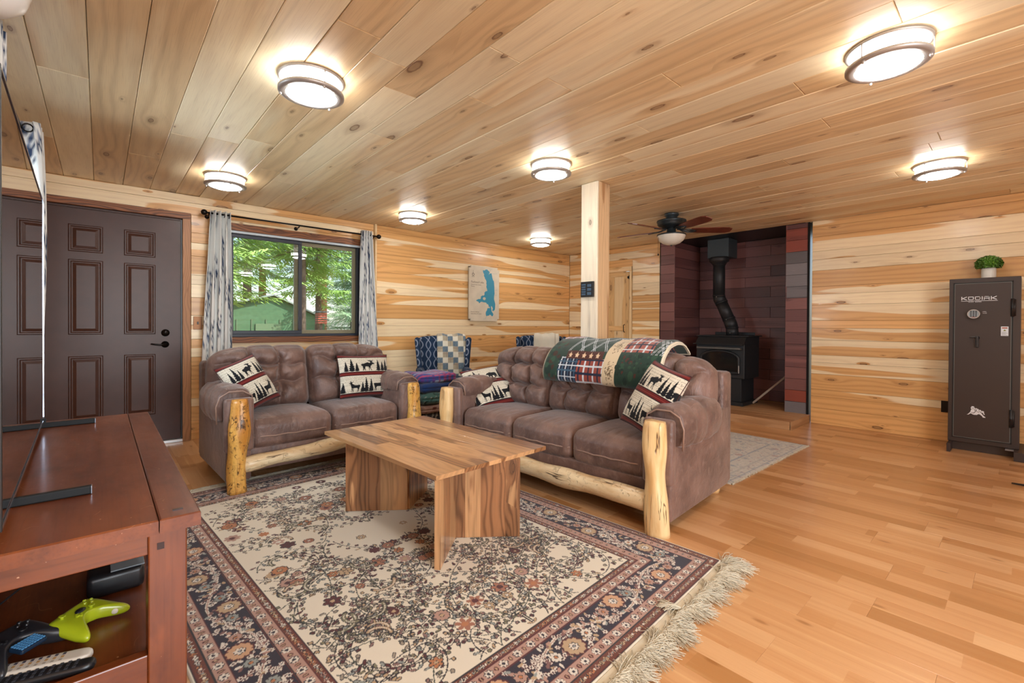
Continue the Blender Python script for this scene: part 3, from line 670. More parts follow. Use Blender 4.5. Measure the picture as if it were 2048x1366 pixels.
def arm_pad(parent, w, d, loc, side, seed):
    """soft pad saddled over the arm, drooping down its outer side; side=-1 left, +1 right"""
    n, m = 46, 34; V = []; Q = []
    # cross-section in (x outward, z): inner edge, over the top, outer droop
    sec = [(-.085, -.10), (-.092, -.05), (-.085, -.008), (-.06, .018), (-.02, .032), (.03, .034), (.075, .022), (.108, -.008), (.124, -.05), (.126, -.10), (.118, -.15), (.10, -.185), (.078, -.19)]
    sx = np.interp(np.linspace(0, 1, m+1), np.linspace(0, 1, len(sec)), [s[0] for s in sec]); sz = np.interp(np.linspace(0, 1, m+1), np.linspace(0, 1, len(sec)), [s[1] for s in sec])
    for i in range(n+1):
        y = -d/2+d*i/n; e = 1-abs(2*i/n-1)**7; puff = 1+.10*math.sin(PI*i/n)-.09*math.exp(-((i/n-.55)/.05)**2)-.06*math.exp(-((i/n-.28)/.03)**2)
        for j in range(m+1):
            x, z = sx[j], sz[j]; cx, cz = .02, -.07
            k = (.90+.10*e)*puff; V.append((side*(cx+(x-cx)*k), y, cz+(z-cz)*k+.003*math.sin(y*40+j*.7+seed)))
    for i in range(n):
        for j in range(m):
            a = i*(m+1)+j; q = (a, a+1, a+m+2, a+m+1); Q.append(q if side > 0 else q[::-1])
    for i0, fl in ((0, 0), (n, 1)):
        V.append((side*.02, -d/2+d*i0/n+(.01 if not fl else -.01), -.05)); c = len(V)-1
        for j in range(m):
            a = i0*(m+1)+j; q = (a, c, a+1) if (not fl) == (side > 0) else (a+1, c, a); Q.append(q)
    o = mkd('arm_pad', V, Q, M_lea, parent); o.location = loc; return o
def log_post(parent, x, y, h, r, mat, seed, flare=.0):
    bm = bmesh.new(); n = 26; rs = random.Random(seed); pts = []; rad = []
    ph = rs.uniform(0, 6)
    for k in range(n+1):
        z = h*k/n; pts.append((x+.010*math.sin(z*7+ph), y+.006*math.sin(z*9+ph*2), z)); rad.append(r*(1+.09*math.sin(z*11+ph)+.06*math.sin(z*23+ph*3)+flare*max(0, 1-z/.15)))
    rad[-1] *= .86; rad[-2] *= .97
    rings = tube(bm, pts, rad, 20)
    for ri, rg in enumerate(rings):
        for v in rg:
            p = Vector((pts[ri][0], pts[ri][1], v.co.z)); d = v.co-p; a = math.atan2(d.y, d.x)
            q = 1/max(abs(math.cos(a)), abs(math.sin(a))); v.co = p+d*(1+.14*(q-1))*(1+.05*math.sin(3*a+v.co.z*14+ph))
    return mk('log_post', bm, mat, parent, True)
def log_rail(parent, x0, x1, y, z0, z1, r, seed, arch=0):
    L = x1-x0; bm = bmesh.new(); n = 30; pts = []; rad = []
    for k in range(n+1):
        t = k/n; pts.append((-L/2+L*t, .008*math.sin(t*9+seed), z0+(z1-z0)*t+arch*math.sin(PI*t)+.006*math.sin(t*13+seed))); rad.append(r*(1+.07*math.sin(t*17+seed)+.05*math.sin(t*31)))
    rad[0] *= .9; rad[-1] *= .9
    tube(bm, pts, rad, 18); o = mk('log_rail', bm, M_logx, parent, True); o.location = ((x0+x1)/2, y, 0); return o
def sofa(name, label, loc, rz, W, Dp, nseat, posts, seatd, backtop=.905, arch=0, seed=1, rail_r=.05):
    t = thing(name, label, 'sofa', loc, rz); A = .15
    # frame
    bm = bmesh.new()
    for x0, x1 in ((0.0, A), (W-A, W)): box(bm, x0, x1, .02, Dp-.06, .055, .575, bev=.018, seg=3)
    box(bm, A-.01, W-A+.01, .055, Dp-.1, .095, .255, bev=.015, seg=3)
    box(bm, .004, W-.004, Dp-.16, Dp, .055, .80, bev=.03, seg=3)
    mk('frame', bm, M_lea, t, True).data.set_sharp_from_angle(angle=.7)
    # arm front panels with rolled edge
    for s, x0 in ((-1, .0), (1, W-A)):
        bm = bmesh.new(); box(bm, x0-.012, x0+A+.012, -.0, .06, .25, .602, bev=.022, seg=3); mk('arm_front', bm, M_lea, t, True).data.set_sharp_from_angle(angle=.9)
        arm_pad(t, .2, Dp*.60, (x0+A/2, .07+Dp*.30, .635), s, seed+s)
        o = bmesh.new(); xx = x0+A/2
        tube(o, [(xx+s*.118, .062, .44), (xx+s*.122, .062, .55), (xx+s*.10, .06, .612), (xx+s*.05, .058, .642), (xx-s*.03, .058, .642), (xx-s*.085, .06, .61), (xx-s*.095, .064, .54)], .005, 8); mk('piping', o, M_pipe, t, True)
    sw_ = (W-2*A)/nseat; h = .20
    for k in range(nseat): seat_cushion(t, sw_-.004, seatd, h, (A+sw_*(k+.5), .045+seatd/2, .335), seed+k)
    bh = backtop-.40; cw = (W-.05)/nseat
    for k in range(nseat):
        e = -1 if k == 0 else (1 if k == nseat-1 else 0)
        back_cushion(t, cw-.002, bh, .17, (.025+cw*(k+.5), Dp-.31, .40+bh/2), seed*5+k, e)
    for x in (.075, W-.075):
        o = bmesh.new(); lathe(o, [(.035, .0), (.04, .02), (.04, .06)], 16, Matrix.Translation((x, Dp-.13, 0)), close=True); mk('leg', o, M_log, t, True)
    for (x, y, hh, r, m, sd, fl) in posts: log_post(t, x, y, hh, r, m, sd, fl)
    log_rail(t, .085, W-.085, -.012, .155, .155, rail_r, seed, arch)
    return t
SRZ = math.radians(-85.5)
def srot(o, rz, x, y, z=0):
    c, s = math.cos(rz), math.sin(rz); return (o[0]+x*c-y*s, o[1]+x*s+y*c, z)
WS = 1.885
# near post centre (2.185,1.295) is local (WS-.06, -.0)
o_ = (2.183-((WS-.062)*math.cos(SRZ)), 1.298-((WS-.062)*math.sin(SRZ)))
SO = (o_[0]+.03*math.cos(SRZ+PI/2), o_[1]+.03*math.sin(SRZ+PI/2), 0)
sofa3 = sofa('leather_sofa', 'long brown leather three-seat sofa with tufted back and pale log posts', SO, SRZ, WS, .95, 3,
             [(.062, -.03, .60, .052, M_log, 3, .0), (WS-.062, -.03, .595, .058, M_log, 8, .05)], .62, .90, 0, 3, .056)
LRZ = math.radians(2.0); WL = 1.42
LO = (.60, 3.405, .009)
love = sofa('leather_loveseat', 'short brown leather two-seat sofa under the window with burl log posts', LO, LRZ, WL, .93, 2,
            [(.062, -.02, .60, .056, M_burl, 5, .1), (WL-.062, -.02, .60, .052, M_burl, 6, .0)], .60, .90, .045, 7, .047)

# ---------------------------------------------------------------- cloth cushions
CREAM, DKR, BLK, KNIT = srgb('CFC6B4'), srgb('5E1C1A'), srgb('15161A'), srgb('8F8878')
def mir(p): return [(1-x, y) for x, y in p]
MOOSE = [(0, .55), (.06, .62), (.2, .64), (.34, .70), (.5, .76), (.62, .70), (.70, .74), (.66, .84), (.54, .86), (.48, .98), (.56, .92), (.6, 1.0), (.64, .9), (.7, 1.02), (.73, .9), (.8, 1.0), (.82, .88), (.92, .98), (.88, .84), (.8, .78), (.9, .72), (1, .62), (.98, .55), (.88, .58), (.8, .56), (.76, .48), (.68, .42), (.68, .22), (.74, .02), (.69, .02), (.62, .2), (.6, .36), (.56, .04), (.51, .04), (.53, .36), (.3, .38), (.26, .22), (.3, .02), (.24, .02), (.2, .2), (.14, .02), (.08, .02), (.13, .22), (.1, .4), (.04, .46)]
ELK = [(0, .58), (.08, .62), (.3, .6), (.5, .62), (.62, .72), (.68, .8), (.6, .84), (.54, .92), (.5, 1.0), (.55, .97), (.6, .9), (.66, .86), (.72, .87), (.72, 1.02), (.76, .9), (.84, 1.0), (.82, .88), (.8, .83), (.92, .78), (.94, .74), (.84, .74), (.78, .6), (.74, .44), (.72, .02), (.68, .02), (.66, .36), (.62, .36), (.62, .02), (.58, .02), (.56, .36), (.28, .36), (.2, .26), (.24, .02), (.19, .02), (.15, .26), (.12, .02), (.08, .02), (.08, .3), (.03, .46)]
BEAR = [(0, .5), (.03, .66), (.14, .76), (.4, .78), (.6, .84), (.74, .78), (.8, .8), (.86, .74), (1, .6), (.98, .54), (.86, .54), (.8, .44), (.8, .02), (.68, .02), (.68, .3), (.6, .3), (.58, .02), (.48, .02), (.46, .34), (.3, .34), (.28, .02), (.16, .02), (.14, .3), (.06, .02), (.0, .02), (.02, .3)]
def tree_s(c, x, y, h, w):
    pts = [(x, y), ]
    n = 6; L = [(x+w*.08, y)]
    for k in range(n):
        t = k/n; ww = w/2*(1-t)*1.0; L += [(x+ww, y+h*(.06+.94*t)), (x+ww*.55, y+h*(.06+.94*(t+.7/n)))]
    c.poly(L+[(x, y+h)]+[(2*x-a, b) for a, b in L[::-1]], BLK)
def sil(c, pts, x, y, w, h, flip=False):
    pts = mir(pts) if flip else pts; c.poly([(x+a*w, y+b*h) for a, b in pts], BLK)
def pillow_canvas(bear, seed):
    S = .42; c = Canvas(S, S, 640, CREAM); rs = random.Random(seed)
    for j in range(42):
        y = j*.01; x = 0
        while x < S:
            L = rs.uniform(.006, .03); c.line([(x, y), (x+L, y)], .0016, KNIT); x += L+rs.uniform(.002, .01)
            if rs.random() < .5: c.line([(x, y), (x, y+.008)], .0015, KNIT)
    for y0, y1 in ((0, .035), (.205, .24), (S-.03, S)):
        c.rect(0, S, y0, y1, DKR); c.rect(0, S, y0-.003, y0+.004, BLK); c.rect(0, S, y1-.004, y1+.003, BLK); c.rect(0, S, y0+.014, y0+.017, srgb('8C3A30'))
    for x, h, w in ((.045, .10, .045), (.09, .13, .06), (.13, .09, .045), (.31, .12, .05), (.35, .10, .05), (.385, .12, .05)): tree_s(c, x, .245, h, w)
    if bear: sil(c, BEAR, .185, .247, .10, .085, True); sil(c, MOOSE, .0, .247, .07, .10)
    else: sil(c, MOOSE, .165, .247, .115, .115); sil(c, BEAR, .40, .247, .08, .07)
    sil(c, ELK, .05, .042, .095, .115, True); sil(c, ELK, .255, .042, .115, .13)
    for x, h, w in ((.015, .10, .05), (.165, .10, .045), (.195, .145, .05), (.235, .13, .05), (.40, .12, .05)): tree_s(c, x, .04, h, w)
    return c
M_knit = vcol('knit_cloth', .9, .15, .4, 500, .15)
def cushion(name, label, S, H, T, M, bear, seed, group='woodland animal cushions', drop=0):
    c = pillow_canvas(bear, seed); n = 150; g = np.linspace(-1, 1, n+1); U, V = np.meshgrid(g, g, indexing='ij'); U = U.ravel(); V = V.ravel()
    e = np.clip((1-np.abs(U)**2.6)*(1-np.abs(V)**2.6), 0, 1)**.5
    pin = 1-.055*(1-V**2)*np.abs(U)**2; pin2 = 1-.055*(1-U**2)*np.abs(V)**2
    X = U*S/2*pin; Y = V*H/2*pin2; Z = T/2*e+.004*npnoise(np.stack([X, Y, X*0], 1), 14, seed)*e
    A = np.stack([X, Y, Z], 1); Bk = np.stack([X, Y, -Z*.9], 1)
    if drop: A[:, 0] += drop*V**2*0; 
    I = np.arange((n+1)**2).reshape(n+1, n+1); q = np.stack([I[:-1, :-1], I[1:, :-1], I[1:, 1:], I[:-1, 1:]], -1).reshape(-1, 4)
    VV = np.concatenate([A, Bk]); QQ = np.concatenate([q, q[:, ::-1]+(n+1)**2])
    bm = None; o = mkd(name, VV, QQ, M_knit, None); 
    cc = c.sample((U+1)/2*c.w, (V+1)/2*c.h); setcol(o, np.concatenate([cc, cc]))
    o.matrix_world = M; tag(o, label, 'cushion', group)
    # cord round the seam
    b2 = bmesh.new(); pts = []
    for k in range(80):
        t = k/80*4; s = int(t); f = (t-s)*2-1; u, v = [(f, -1), (1, f), (-f, 1), (-1, -f)][s]
        pts.append((u*S/2*(1-.055*(1-v*v)*abs(u)**2), v*H/2*(1-.055*(1-u*u)*abs(v)**2), 0))
    tube(b2, pts+[pts[0]], .003, 6, cap=False); mk('piping', b2, plain('dark_red_cord'+str(seed), srgb('3A1614'), .8), o, True)
    return o
def pose(c, right, up):
    r = Vector(right).normalized(); u = Vector(up); u = (u-r*u.dot(r)).normalized(); n = r.cross(u)
    return Matrix(((r.x, u.x, n.x, c[0]), (r.y, u.y, n.y, c[1]), (r.z, u.z, n.z, c[2]), (0, 0, 0, 1)))
cushion('throw_pillow', 'moose cushion standing at the right end of the short sofa', .46, .37, .13, pose((1.715, 3.85, .650), (1, .02, -.03), (-.02, .28, 1)), False, 1)
cushion('throw_pillow', 'moose cushion leaning slanted in the left corner of the short sofa', .30, .38, .16, pose((.800, 3.76, .665), (.332, .146, .12), (-.134, .12, .30)), False, 2)
cushion('throw_pillow', 'bear and elk cushion slumped at the far end of the long sofa', .41, .43, .13, pose((2.47, 3.03, .575), (.402, -.091, .05), (.038, .328, .30)), True, 3)
cushion('throw_pillow', 'moose cushion leaning upright in the near corner of the long sofa', .29, .42, .18, pose((2.42, 1.452, .67), (-.09, -.357, -.10), (.15, -.13, .36)), False, 4)

# ---------------------------------------------------------------- patchwork blanket over the sofa back
def plaid(c, x0, x1, y0, y1, base, lines, step=.035):
    c.rect(x0, x1, y0, y1, base); k = 0; x = x0+step*.4
    while x < x1: c.rect(x, x+step*.28, y0, y1, lines[k % len(lines)]); x += step; k += 1
    y = y0+step*.4; k = 0
    while y < y1:
        c.rect(x0, x1, y, y+step*.20, lines[(k+1) % len(lines)]); y += step; k += 1
GREEN, RUST, NAVY, CRM, WHT = srgb('24392F'), srgb('8C4236'), srgb('1B2238'), srgb('C9B596'), srgb('C8CDD2')
bc = Canvas(.95, .60, 500, GREEN)
plaid(bc, 0, .22, .34, .60, RUST, [NAVY, WHT]); plaid(bc, .15, .40, 0, .16, NAVY, [WHT, srgb('3A5A70')], .028); plaid(bc, .32, .54, 0, .15, RUST, [NAVY, WHT], .04)
for k in range(60): bc.disc(R.uniform(0, .15), R.uniform(0, .33), R.uniform(.004, .02), R.choice([srgb('2E4A38'), srgb('1C2E26'), srgb('3E2A20')]))
for a in range(3):
    x = .20+a*.10
    for d in (0, .014): bc.line([(x+d, .20), (x+.12+d, .40)], .004, WHT); bc.line([(x+d, .40), (x+.12+d, .20)], .004, WHT)
bc.rect(.20, .52, .145, .20, srgb('4A261E'))
def leaf(c, x, y, r, col):
    c.poly([(x+r*k*math.cos(a), y+r*k*math.sin(a)) for a, k in [(i*2*PI/10+.3, 1.0 if i % 2 == 0 else .45) for i in range(10)]], col)
for k in range(5): leaf(bc, .235+k*.06, .172, .022, srgb('D9B896'))
bc.rect(.54, .64, 0, .40, CRM); plaid(bc, .52, .66, .38, .60, NAVY, [WHT, srgb('6A8AA0')], .03)
for y in (.08, .27):
    for k in range(90): bc.disc(.59+R.gauss(0, .018), y+R.gauss(0, .035), .003, srgb('6B5A45'))
bc.rect(.64, .95, 0, .22, GREEN); plaid(bc, .64, .86, .21, .60, srgb('9A5448'), [NAVY, WHT], .045)
for k in range(60): bc.disc(R.uniform(.65, .95), R.uniform(0, .2), R.uniform(.004, .02), R.choice([srgb('2E4A38'), srgb('1C2E26'), srgb('4E2A22')]))
for a in range(3):
    x = .86+a*.03
    for d in (0, .01): bc.line([(x+d, .20), (x+.08+d, .36)], .003, WHT); bc.line([(x+d, .36), (x+.08+d, .20)], .003, WHT)
for e in ((0, .95, .585, .6), (0, .012, 0, .6), (.938, .95, 0, .6)): bc.rect(*e, srgb('D8CCB4'))
M_fleece = vcol('fleece_blanket', .95, .1, .5, 350, .3)
def drape(name, canvas, prof, x0, x1, parent, T=.02, n=90, m=70, fn=None, mat=None):
    """cloth following the profile prof (y,z) across local x from x0 to x1, with thickness"""
    L = [0]
    for a, b in zip(prof[:-1], prof[1:]): L.append(L[-1]+math.hypot(b[0]-a[0], b[1]-a[1]))
    L = np.array(L)/L[-1]; t = np.linspace(0, 1, m+1)
    # smooth the profile
    tt = np.linspace(0, 1, 400); py = np.interp(tt, L, [p[0] for p in prof]); pz = np.interp(tt, L, [p[1] for p in prof])
    ker = np.ones(41)/41; pad = lambda a: np.convolve(np.concatenate([np.full(20, a[0]), a, np.full(20, a[-1])]), ker, 'valid')
    py, pz = pad(py), pad(pz); y = np.interp(t, tt, py); z = np.interp(t, tt, pz)
    ny = -np.gradient(z); nz = np.gradient(y); l = np.hypot(ny, nz)+1e-9; ny, nz = ny/l, nz/l
    U, K = np.meshgrid(np.linspace(0, 1, n+1), np.arange(m+1), indexing='ij'); U = U.ravel(); K = K.ravel(); Tt = t[K]
    off = .004*np.sin(U*23+Tt*5)+.005*np.sin(U*9+Tt*11)
    if fn is not None: dx, dn = fn(U, Tt)
    else: dx, dn = 0*U, 0*U
    base = np.stack([x0+(x1-x0)*U+dx, y[K]+ny[K]*(off+dn), z[K]+nz[K]*(off+dn)], 1)
    th = T*np.clip(np.minimum(np.minimum(U, 1-U)*25, np.minimum(Tt, 1-Tt)*18), .1, 1)**.5
    A = base+np.stack([0*U, ny[K]*th, nz[K]*th], 1)
    I = np.arange((n+1)*(m+1)).reshape(n+1, m+1); q = np.stack([I[:-1, :-1], I[1:, :-1], I[1:, 1:], I[:-1, 1:]], -1).reshape(-1, 4); N = len(A)
    rim = []
    bd = list(I[:, 0])+list(I[-1, 1:])+list(I[-2::-1, -1])+list(I[0, -2:0:-1])
    for a, b in zip(bd, bd[1:]+bd[:1]): rim.append((a, b, b+N, a+N))
    o = mkd(name, np.concatenate([A, base]), np.concatenate([q, q[:, ::-1]+N, np.array(rim)]), mat or M_fleece, parent)
    c = canvas.sample(U*canvas.w, Tt*canvas.h); setcol(o, np.concatenate([c, c])); return o
bl = drape('patchwork_blanket', bc, [(.485, .685), (.47, .735), (.495, .80), (.53, .88), (.60, .945), (.70, .968), (.80, .95), (.90, .88)], WS-1.22, WS-.27, None, .035, 300, 170,
           fn=lambda u, t: (.09*(1-t)*(1-u)*0, .03*(1-t)+.012*np.sin(t*9)))
bl.location = SO; bl.rotation_euler = (0, 0, SRZ); tag(bl, 'plaid and green patchwork blanket draped over the long sofa back', 'blanket')

# ---------------------------------------------------------------- coffee table
TC = (1.4385, 2.341); TRZ = math.radians(3.0); TW, TL, TH = .735, 1.185, .43
tb = thing('coffee_table', 'rectangular hardwood coffee table on two V-shaped plank legs', 'table', (*TC, 0), TRZ)
rr = random.Random(5); ws = [.075, .085, .06, .095, .08, .07, .09, .085, .095]; k_ = TW/sum(ws); x = -TW/2
for i, w_ in enumerate(ws):
    w_ *= k_; cuts = [-TL/2]+([rr.uniform(-.2, .25)] if i in (1, 4, 6) else [])+[TL/2]
    for a, b in zip(cuts[:-1], cuts[1:]): board(tb, (x+w_/2, (a+b)/2, TH), (0, 1, 0), UPV, b-a-.0002, w_-.0002, .020, M_table, 'board', bev=.0008)
    x += w_
def panel_leg(vx, vy, tx, ty):
    n = 5; L = math.hypot(tx-vx, ty-vy); dx, dy = (tx-vx)/L, (ty-vy)/L; nn = Vector((dy, -dx, 0)); T = .028
    if nn.y*(1 if vy < 0 else -1) > 0: pass
    wsx = [rr.uniform(.8, 1.3) for _ in range(n)]; s = sum(wsx); a = 0
    for w_ in wsx:
        w_ = w_/s*L; c = (vx+dx*(a+w_/2), vy+dy*(a+w_/2)); 
        board(tb, (c[0]+nn.x*T/2, c[1]+nn.y*T/2, (TH-.021)/2+.005), (0, 0, 1), nn, TH-.031, w_-.0002, T, M_table, 'stave', bev=.0006); a += w_
def wl(px, py):
    c, s = math.cos(-TRZ), math.sin(-TRZ); x, y = px-TC[0], py-TC[1]; return (x*c-y*s, x*s+y*c)
vA, aA, bA = wl(1.352, 2.43), wl(1.07, 2.645), wl(1.60, 2.64); vB, aB, bB = wl(1.352, 1.955), wl(1.113, 1.735), wl(1.62, 1.745)
panel_leg(*vA, *aA); panel_leg(*vA, *bA); panel_leg(*vB, *aB); panel_leg(*vB, *bB)

# ---------------------------------------------------------------- oriental rug
CRW, PINK, RUS, NVY, OFF = srgb('DDD4C2'), srgb('AE8A7C'), srgb('6B3A2E'), srgb('2A2634'), srgb('D6CEC2')
MAR, TAN, ORG, GRY, OLV, DKL = srgb('55262A'), srgb('B59A7A'), srgb('B0744E'), srgb('8E9490'), srgb('7E7A62'), srgb('2F2C30')
RW, RL = 1.90, 2.74
def rug_canvas():
    c = Canvas(RW, RL, 520, CRW); rs = random.Random(42)
    B = [(0, .012, CRW), (.012, .052, RUS), (.052, .098, PINK), (.098, .232, NVY), (.232, .278, PINK), (.278, .308, RUS)]
    for a, b, col in B:
        c.rect(a, RW-a, a, b, col); c.rect(a, RW-a, RL-b, RL-a, col); c.rect(a, b, a, RL-a, col); c.rect(RW-b, RW-a, a, RL-a, col)
    for a in (.012, .052, .098, .232, .278, .308):
        for k, (w_, col) in enumerate(((.006, DKL), (.003, MAR))):
            c.line([(a, a), (RW-a, a), (RW-a, RL-a), (a, RL-a), (a, a)], w_, col)
    def edgewalk(a, step):
        pts = []
        x0, x1, y0, y1 = a, RW-a, a, RL-a
        n = max(1, round((x1-x0)/step)); m = max(1, round((y1-y0)/step))
        for k in range(n): t = x0+(x1-x0)*(k+.5)/n; pts += [(t, y0, 0), (t, y1, PI)]
        for k in range(m): t = y0+(y1-y0)*(k+.5)/m; pts += [(x0, t, -PI/2), (x1, t, PI/2)]
        return pts
    # narrow guards: small zigzag blossoms
    for a in (.032, .293):
        for i, (x, y, g) in enumerate(edgewalk(a, .026)):
            c.flower(x, y, .010, 5, rs.choice([OFF, TAN, PINK, ORG]), rs.choice([MAR, NVY, OFF]), DKL, rs.random())
            c.disc(x+math.cos(g)*.013, y+math.sin(g)*.013, .004, rs.choice([OFF, TAN, GRY]))
    # pink bands: rosettes and sprigs in turn
    for a in (.075, .255):
        for i, (x, y, g) in enumerate(edgewalk(a, .032)):
            if i % 4 < 1: c.flower(x, y, .017, 7, OFF, NVY, NVY, rs.random())
            elif i % 4 < 3: c.disc(x, y, .007, MAR, .010, g); c.disc(x, y, .003, TAN, .006, g)
            else: c.flower(x, y, .011, 4, srgb('6E7470'), MAR, None, rs.random())
    # main dark border: undulating vine, medallions, leaves
    ctr = .165
    def side(P, L, s0):
        n = max(2, round(L/.30)); wl_ = L/n
        for ph, wd, col in ((0, .016, DKL), (0, .011, OFF), (0, .004, PINK)):
            pts = [P(u, .046*math.sin(PI*u/wl_*1.0+s0)) for u in np.arange(0, L, .006)]; c.line(pts, wd, col)
        for k in range(int(L/.0065)):
            u = rs.uniform(0, L); v = rs.uniform(-.056, .056); x, y = P(u, v); a = rs.uniform(0, 6.28)
            c.disc(x, y, .013, OFF, .005, a) if rs.random() < .3 else c.disc(x, y, .011, rs.choice([PINK, GRY, TAN, srgb('7E5A56')]), .006, a)
            x, y = P(rs.uniform(0, L), rs.uniform(-.058, .058)); c.flower(x, y, .011, 6, OFF, rs.choice([MAR, NVY]), MAR, rs.random())
        for k in range(n):
            u = wl_*(k+.5); sg = 1 if math.sin(PI*u/wl_+s0) > 0 else -1
            x, y = P(u, -sg*.022); c.disc(x, y, .046, DKL); c.flower(x, y, .044, 11, rs.choice([TAN, srgb('C49A78')]), MAR, MAR, rs.random()); c.flower(x, y, .019, 7, OFF, srgb('8C8F94'), DKL)
            for q in (-1, 1):
                x, y = P(u+q*.085, -sg*.012); c.flower(x, y, .024, 8, rs.choice([PINK, OFF, GRY]), ORG, DKL, rs.random())
    side(lambda u, v: (ctr+u, ctr+v), RW-2*ctr, 0); side(lambda u, v: (ctr+u, RL-ctr-v), RW-2*ctr, 0)
    side(lambda u, v: (ctr+v, ctr+u), RL-2*ctr, 0); side(lambda u, v: (RW-ctr-v, ctr+u), RL-2*ctr, 0)
    # field: mirrored scrolling vines
    fx0, fx1, fy0, fy1 = .315, RW-.315, .315, RL-.315
    def inside(x, y): return fx0 < x < fx1 and fy0 < y < fy1
    def both(fn, x, *a):
        fn(x, *a); fn(RW-x, *a)
    vines = []
    for k in range(100):
        x, y = rs.uniform(fx0, RW/2), rs.uniform(fy0, fy1); a = rs.uniform(0, 6.28); cv = rs.choice([-1, 1])*rs.uniform(2, 9); pts = []
        for i in range(int(rs.uniform(22, 60))):
            if not inside(x, y): break
            pts.append((x, y)); a += cv*.012; x += math.cos(a)*.012; y += math.sin(a)*.012
        if len(pts) > 5: vines.append(pts)
    for pts in vines:
        for mm in (0, 1):
            P = [(RW-x, y) for x, y in pts] if mm else pts
            c.line(P, .0042, rs.choice([DKL, srgb('41483F')]))
    for pts in vines:
        for i in range(1, len(pts)-1, 2):
            (x, y), (x2, y2) = pts[i], pts[i+1]; a = math.atan2(y2-y, x2-x); sd = 1 if (i//2) % 2 else -1
            px, py = x-math.sin(a)*.019*sd, y+math.cos(a)*.019*sd
            if not inside(px, py): continue
            kd = rs.random(); col = rs.choice([GRY, OLV, MAR, TAN, srgb('8A6A66'), srgb('9A8F80')])
            for mm in (0, 1):
                X = RW-px if mm else px; XX = RW-x if mm else x; c.line([(XX, y), (X, py)], .0026, DKL)
                if kd < .55: c.disc(X, py, .0105, DKL, .0085, a if not mm else PI-a); c.disc(X, py, .0068, col, .005, a if not mm else PI-a)
                else: c.disc(X, py, .0145, DKL, .0065, (a+.8*sd) if not mm else PI-a-.8*sd); c.disc(X, py, .0115, col, .0042, (a+.8*sd) if not mm else PI-a-.8*sd)
    for k in range(46):
        x, y = rs.uniform(fx0+.04, RW/2), rs.uniform(fy0+.04, fy1-.04); r_ = rs.uniform(.022, .042); n = rs.choice([6, 8, 10]); p_, q_ = rs.choice([ORG, TAN, srgb('9E6A55'), PINK, MAR]), rs.choice([TAN, MAR, OFF, ORG]); an = rs.random()
        for X in (x, RW-x): c.disc(X, y, r_*.9, CRW); c.flower(X, y, r_, n, p_, q_, DKL if rs.random() < .7 else None, an)
    for k in range(16):
        x, y = rs.uniform(fx0+.08, RW/2-.05), rs.uniform(fy0+.08, fy1-.08); a0 = rs.uniform(0, 6.28); r_ = rs.uniform(.04, .06)
        for mm in (0, 1):
            P = []
            for i in range(16): t = a0+i*.17; P.append(((RW-(x+r_*math.cos(t))) if mm else x+r_*math.cos(t), y+r_*math.sin(t)))
            c.line(P, .018, DKL); c.line(P[1:-1], .012, rs.choice([OLV, TAN])); c.line(P[2:-2], .003, OFF)
    return c
rc = rug_canvas()
RRZ = math.radians(3.8); RO = (2.158-RW*math.cos(RRZ), .938-RW*math.sin(RRZ))
rug = thing('oriental_rug', 'cream and dark red floral oriental rug with fringed end under the coffee table', 'rug', (*RO, 0), RRZ)
M_pile = vcol('wool_pile', .95, .1, .5, 700, .2)
nx = 600; gy = [0.0]
while gy[-1] < RL: gy.append(min(RL, gy[-1]+.0029+.0042*gy[-1]/RL))
gx = np.linspace(0, RW, nx+1); U, V = np.meshgrid(gx, np.array(gy), indexing='ij'); U = U.ravel(); V = V.ravel(); my = len(gy)-1
Z = .0085+.0012*np.sin(U*5)*np.sin(V*4); ed = np.minimum(np.minimum(U, RW-U), np.minimum(V, RL-V)); Z = np.where(ed < .001, .001, Z)
rp = bpy.data.meshes.new('pile'); I = np.arange((nx+1)*(my+1)).reshape(nx+1, my+1); q = np.stack([I[:-1, :-1], I[1:, :-1], I[1:, 1:], I[:-1, 1:]], -1).reshape(-1, 4)
rp.vertices.add(len(U)); rp.vertices.foreach_set('co', np.stack([U, V, Z], 1).astype(np.float32).ravel())
rp.loops.add(q.size); rp.loops.foreach_set('vertex_index', q.astype(np.int32).ravel()); rp.polygons.add(len(q)); rp.polygons.foreach_set('loop_start', np.arange(0, q.size, 4, dtype=np.int32)); rp.polygons.foreach_set('use_smooth', np.ones(len(q), bool))
rp.update(calc_edges=True); rp.materials.append(M_pile); ro = bpy.data.objects.new('pile', rp); link(ro, rug); setcol(ro, rc.sample(U, V))
M_fr = plain('cream_cotton', srgb('CFC5AF'), .95, var=.08)
bm = bmesh.new(); box(bm, 0.0, RW, -.036, 0, .001, .007, bev=.002); mk('end_band', bm, M_fr, rug); bx('end_band', M_fr, rug, 0.0, RW, RL, RL+.03, .001, .007, bev=.002)
rs = random.Random(8); V_, Q_ = [], []
def strand(p0, ang, L, curl, z0, w_=.0011):
    x, y = p0; a = ang; n = 6; base = len(V_)
    for i in range(n+1):
        nx_, ny_ = -math.sin(a)*w_, math.cos(a)*w_; z = z0+.007*math.sin(i/n*PI)*rs.uniform(.4, 1.5)
        V_.append((x+nx_, y+ny_, z)); V_.append((x-nx_, y-ny_, z)); V_.append((x, y, z+w_*1.4))
        a += curl/n+rs.uniform(-.22, .22); x += math.cos(a)*L/n; y += math.sin(a)*L/n
    for i in range(n):
        b = base+i*3
        for u, v in ((0, 2), (2, 1), (1, 0)): Q_.append((b+u, b+v, b+3+v, b+3+u))
t = 0
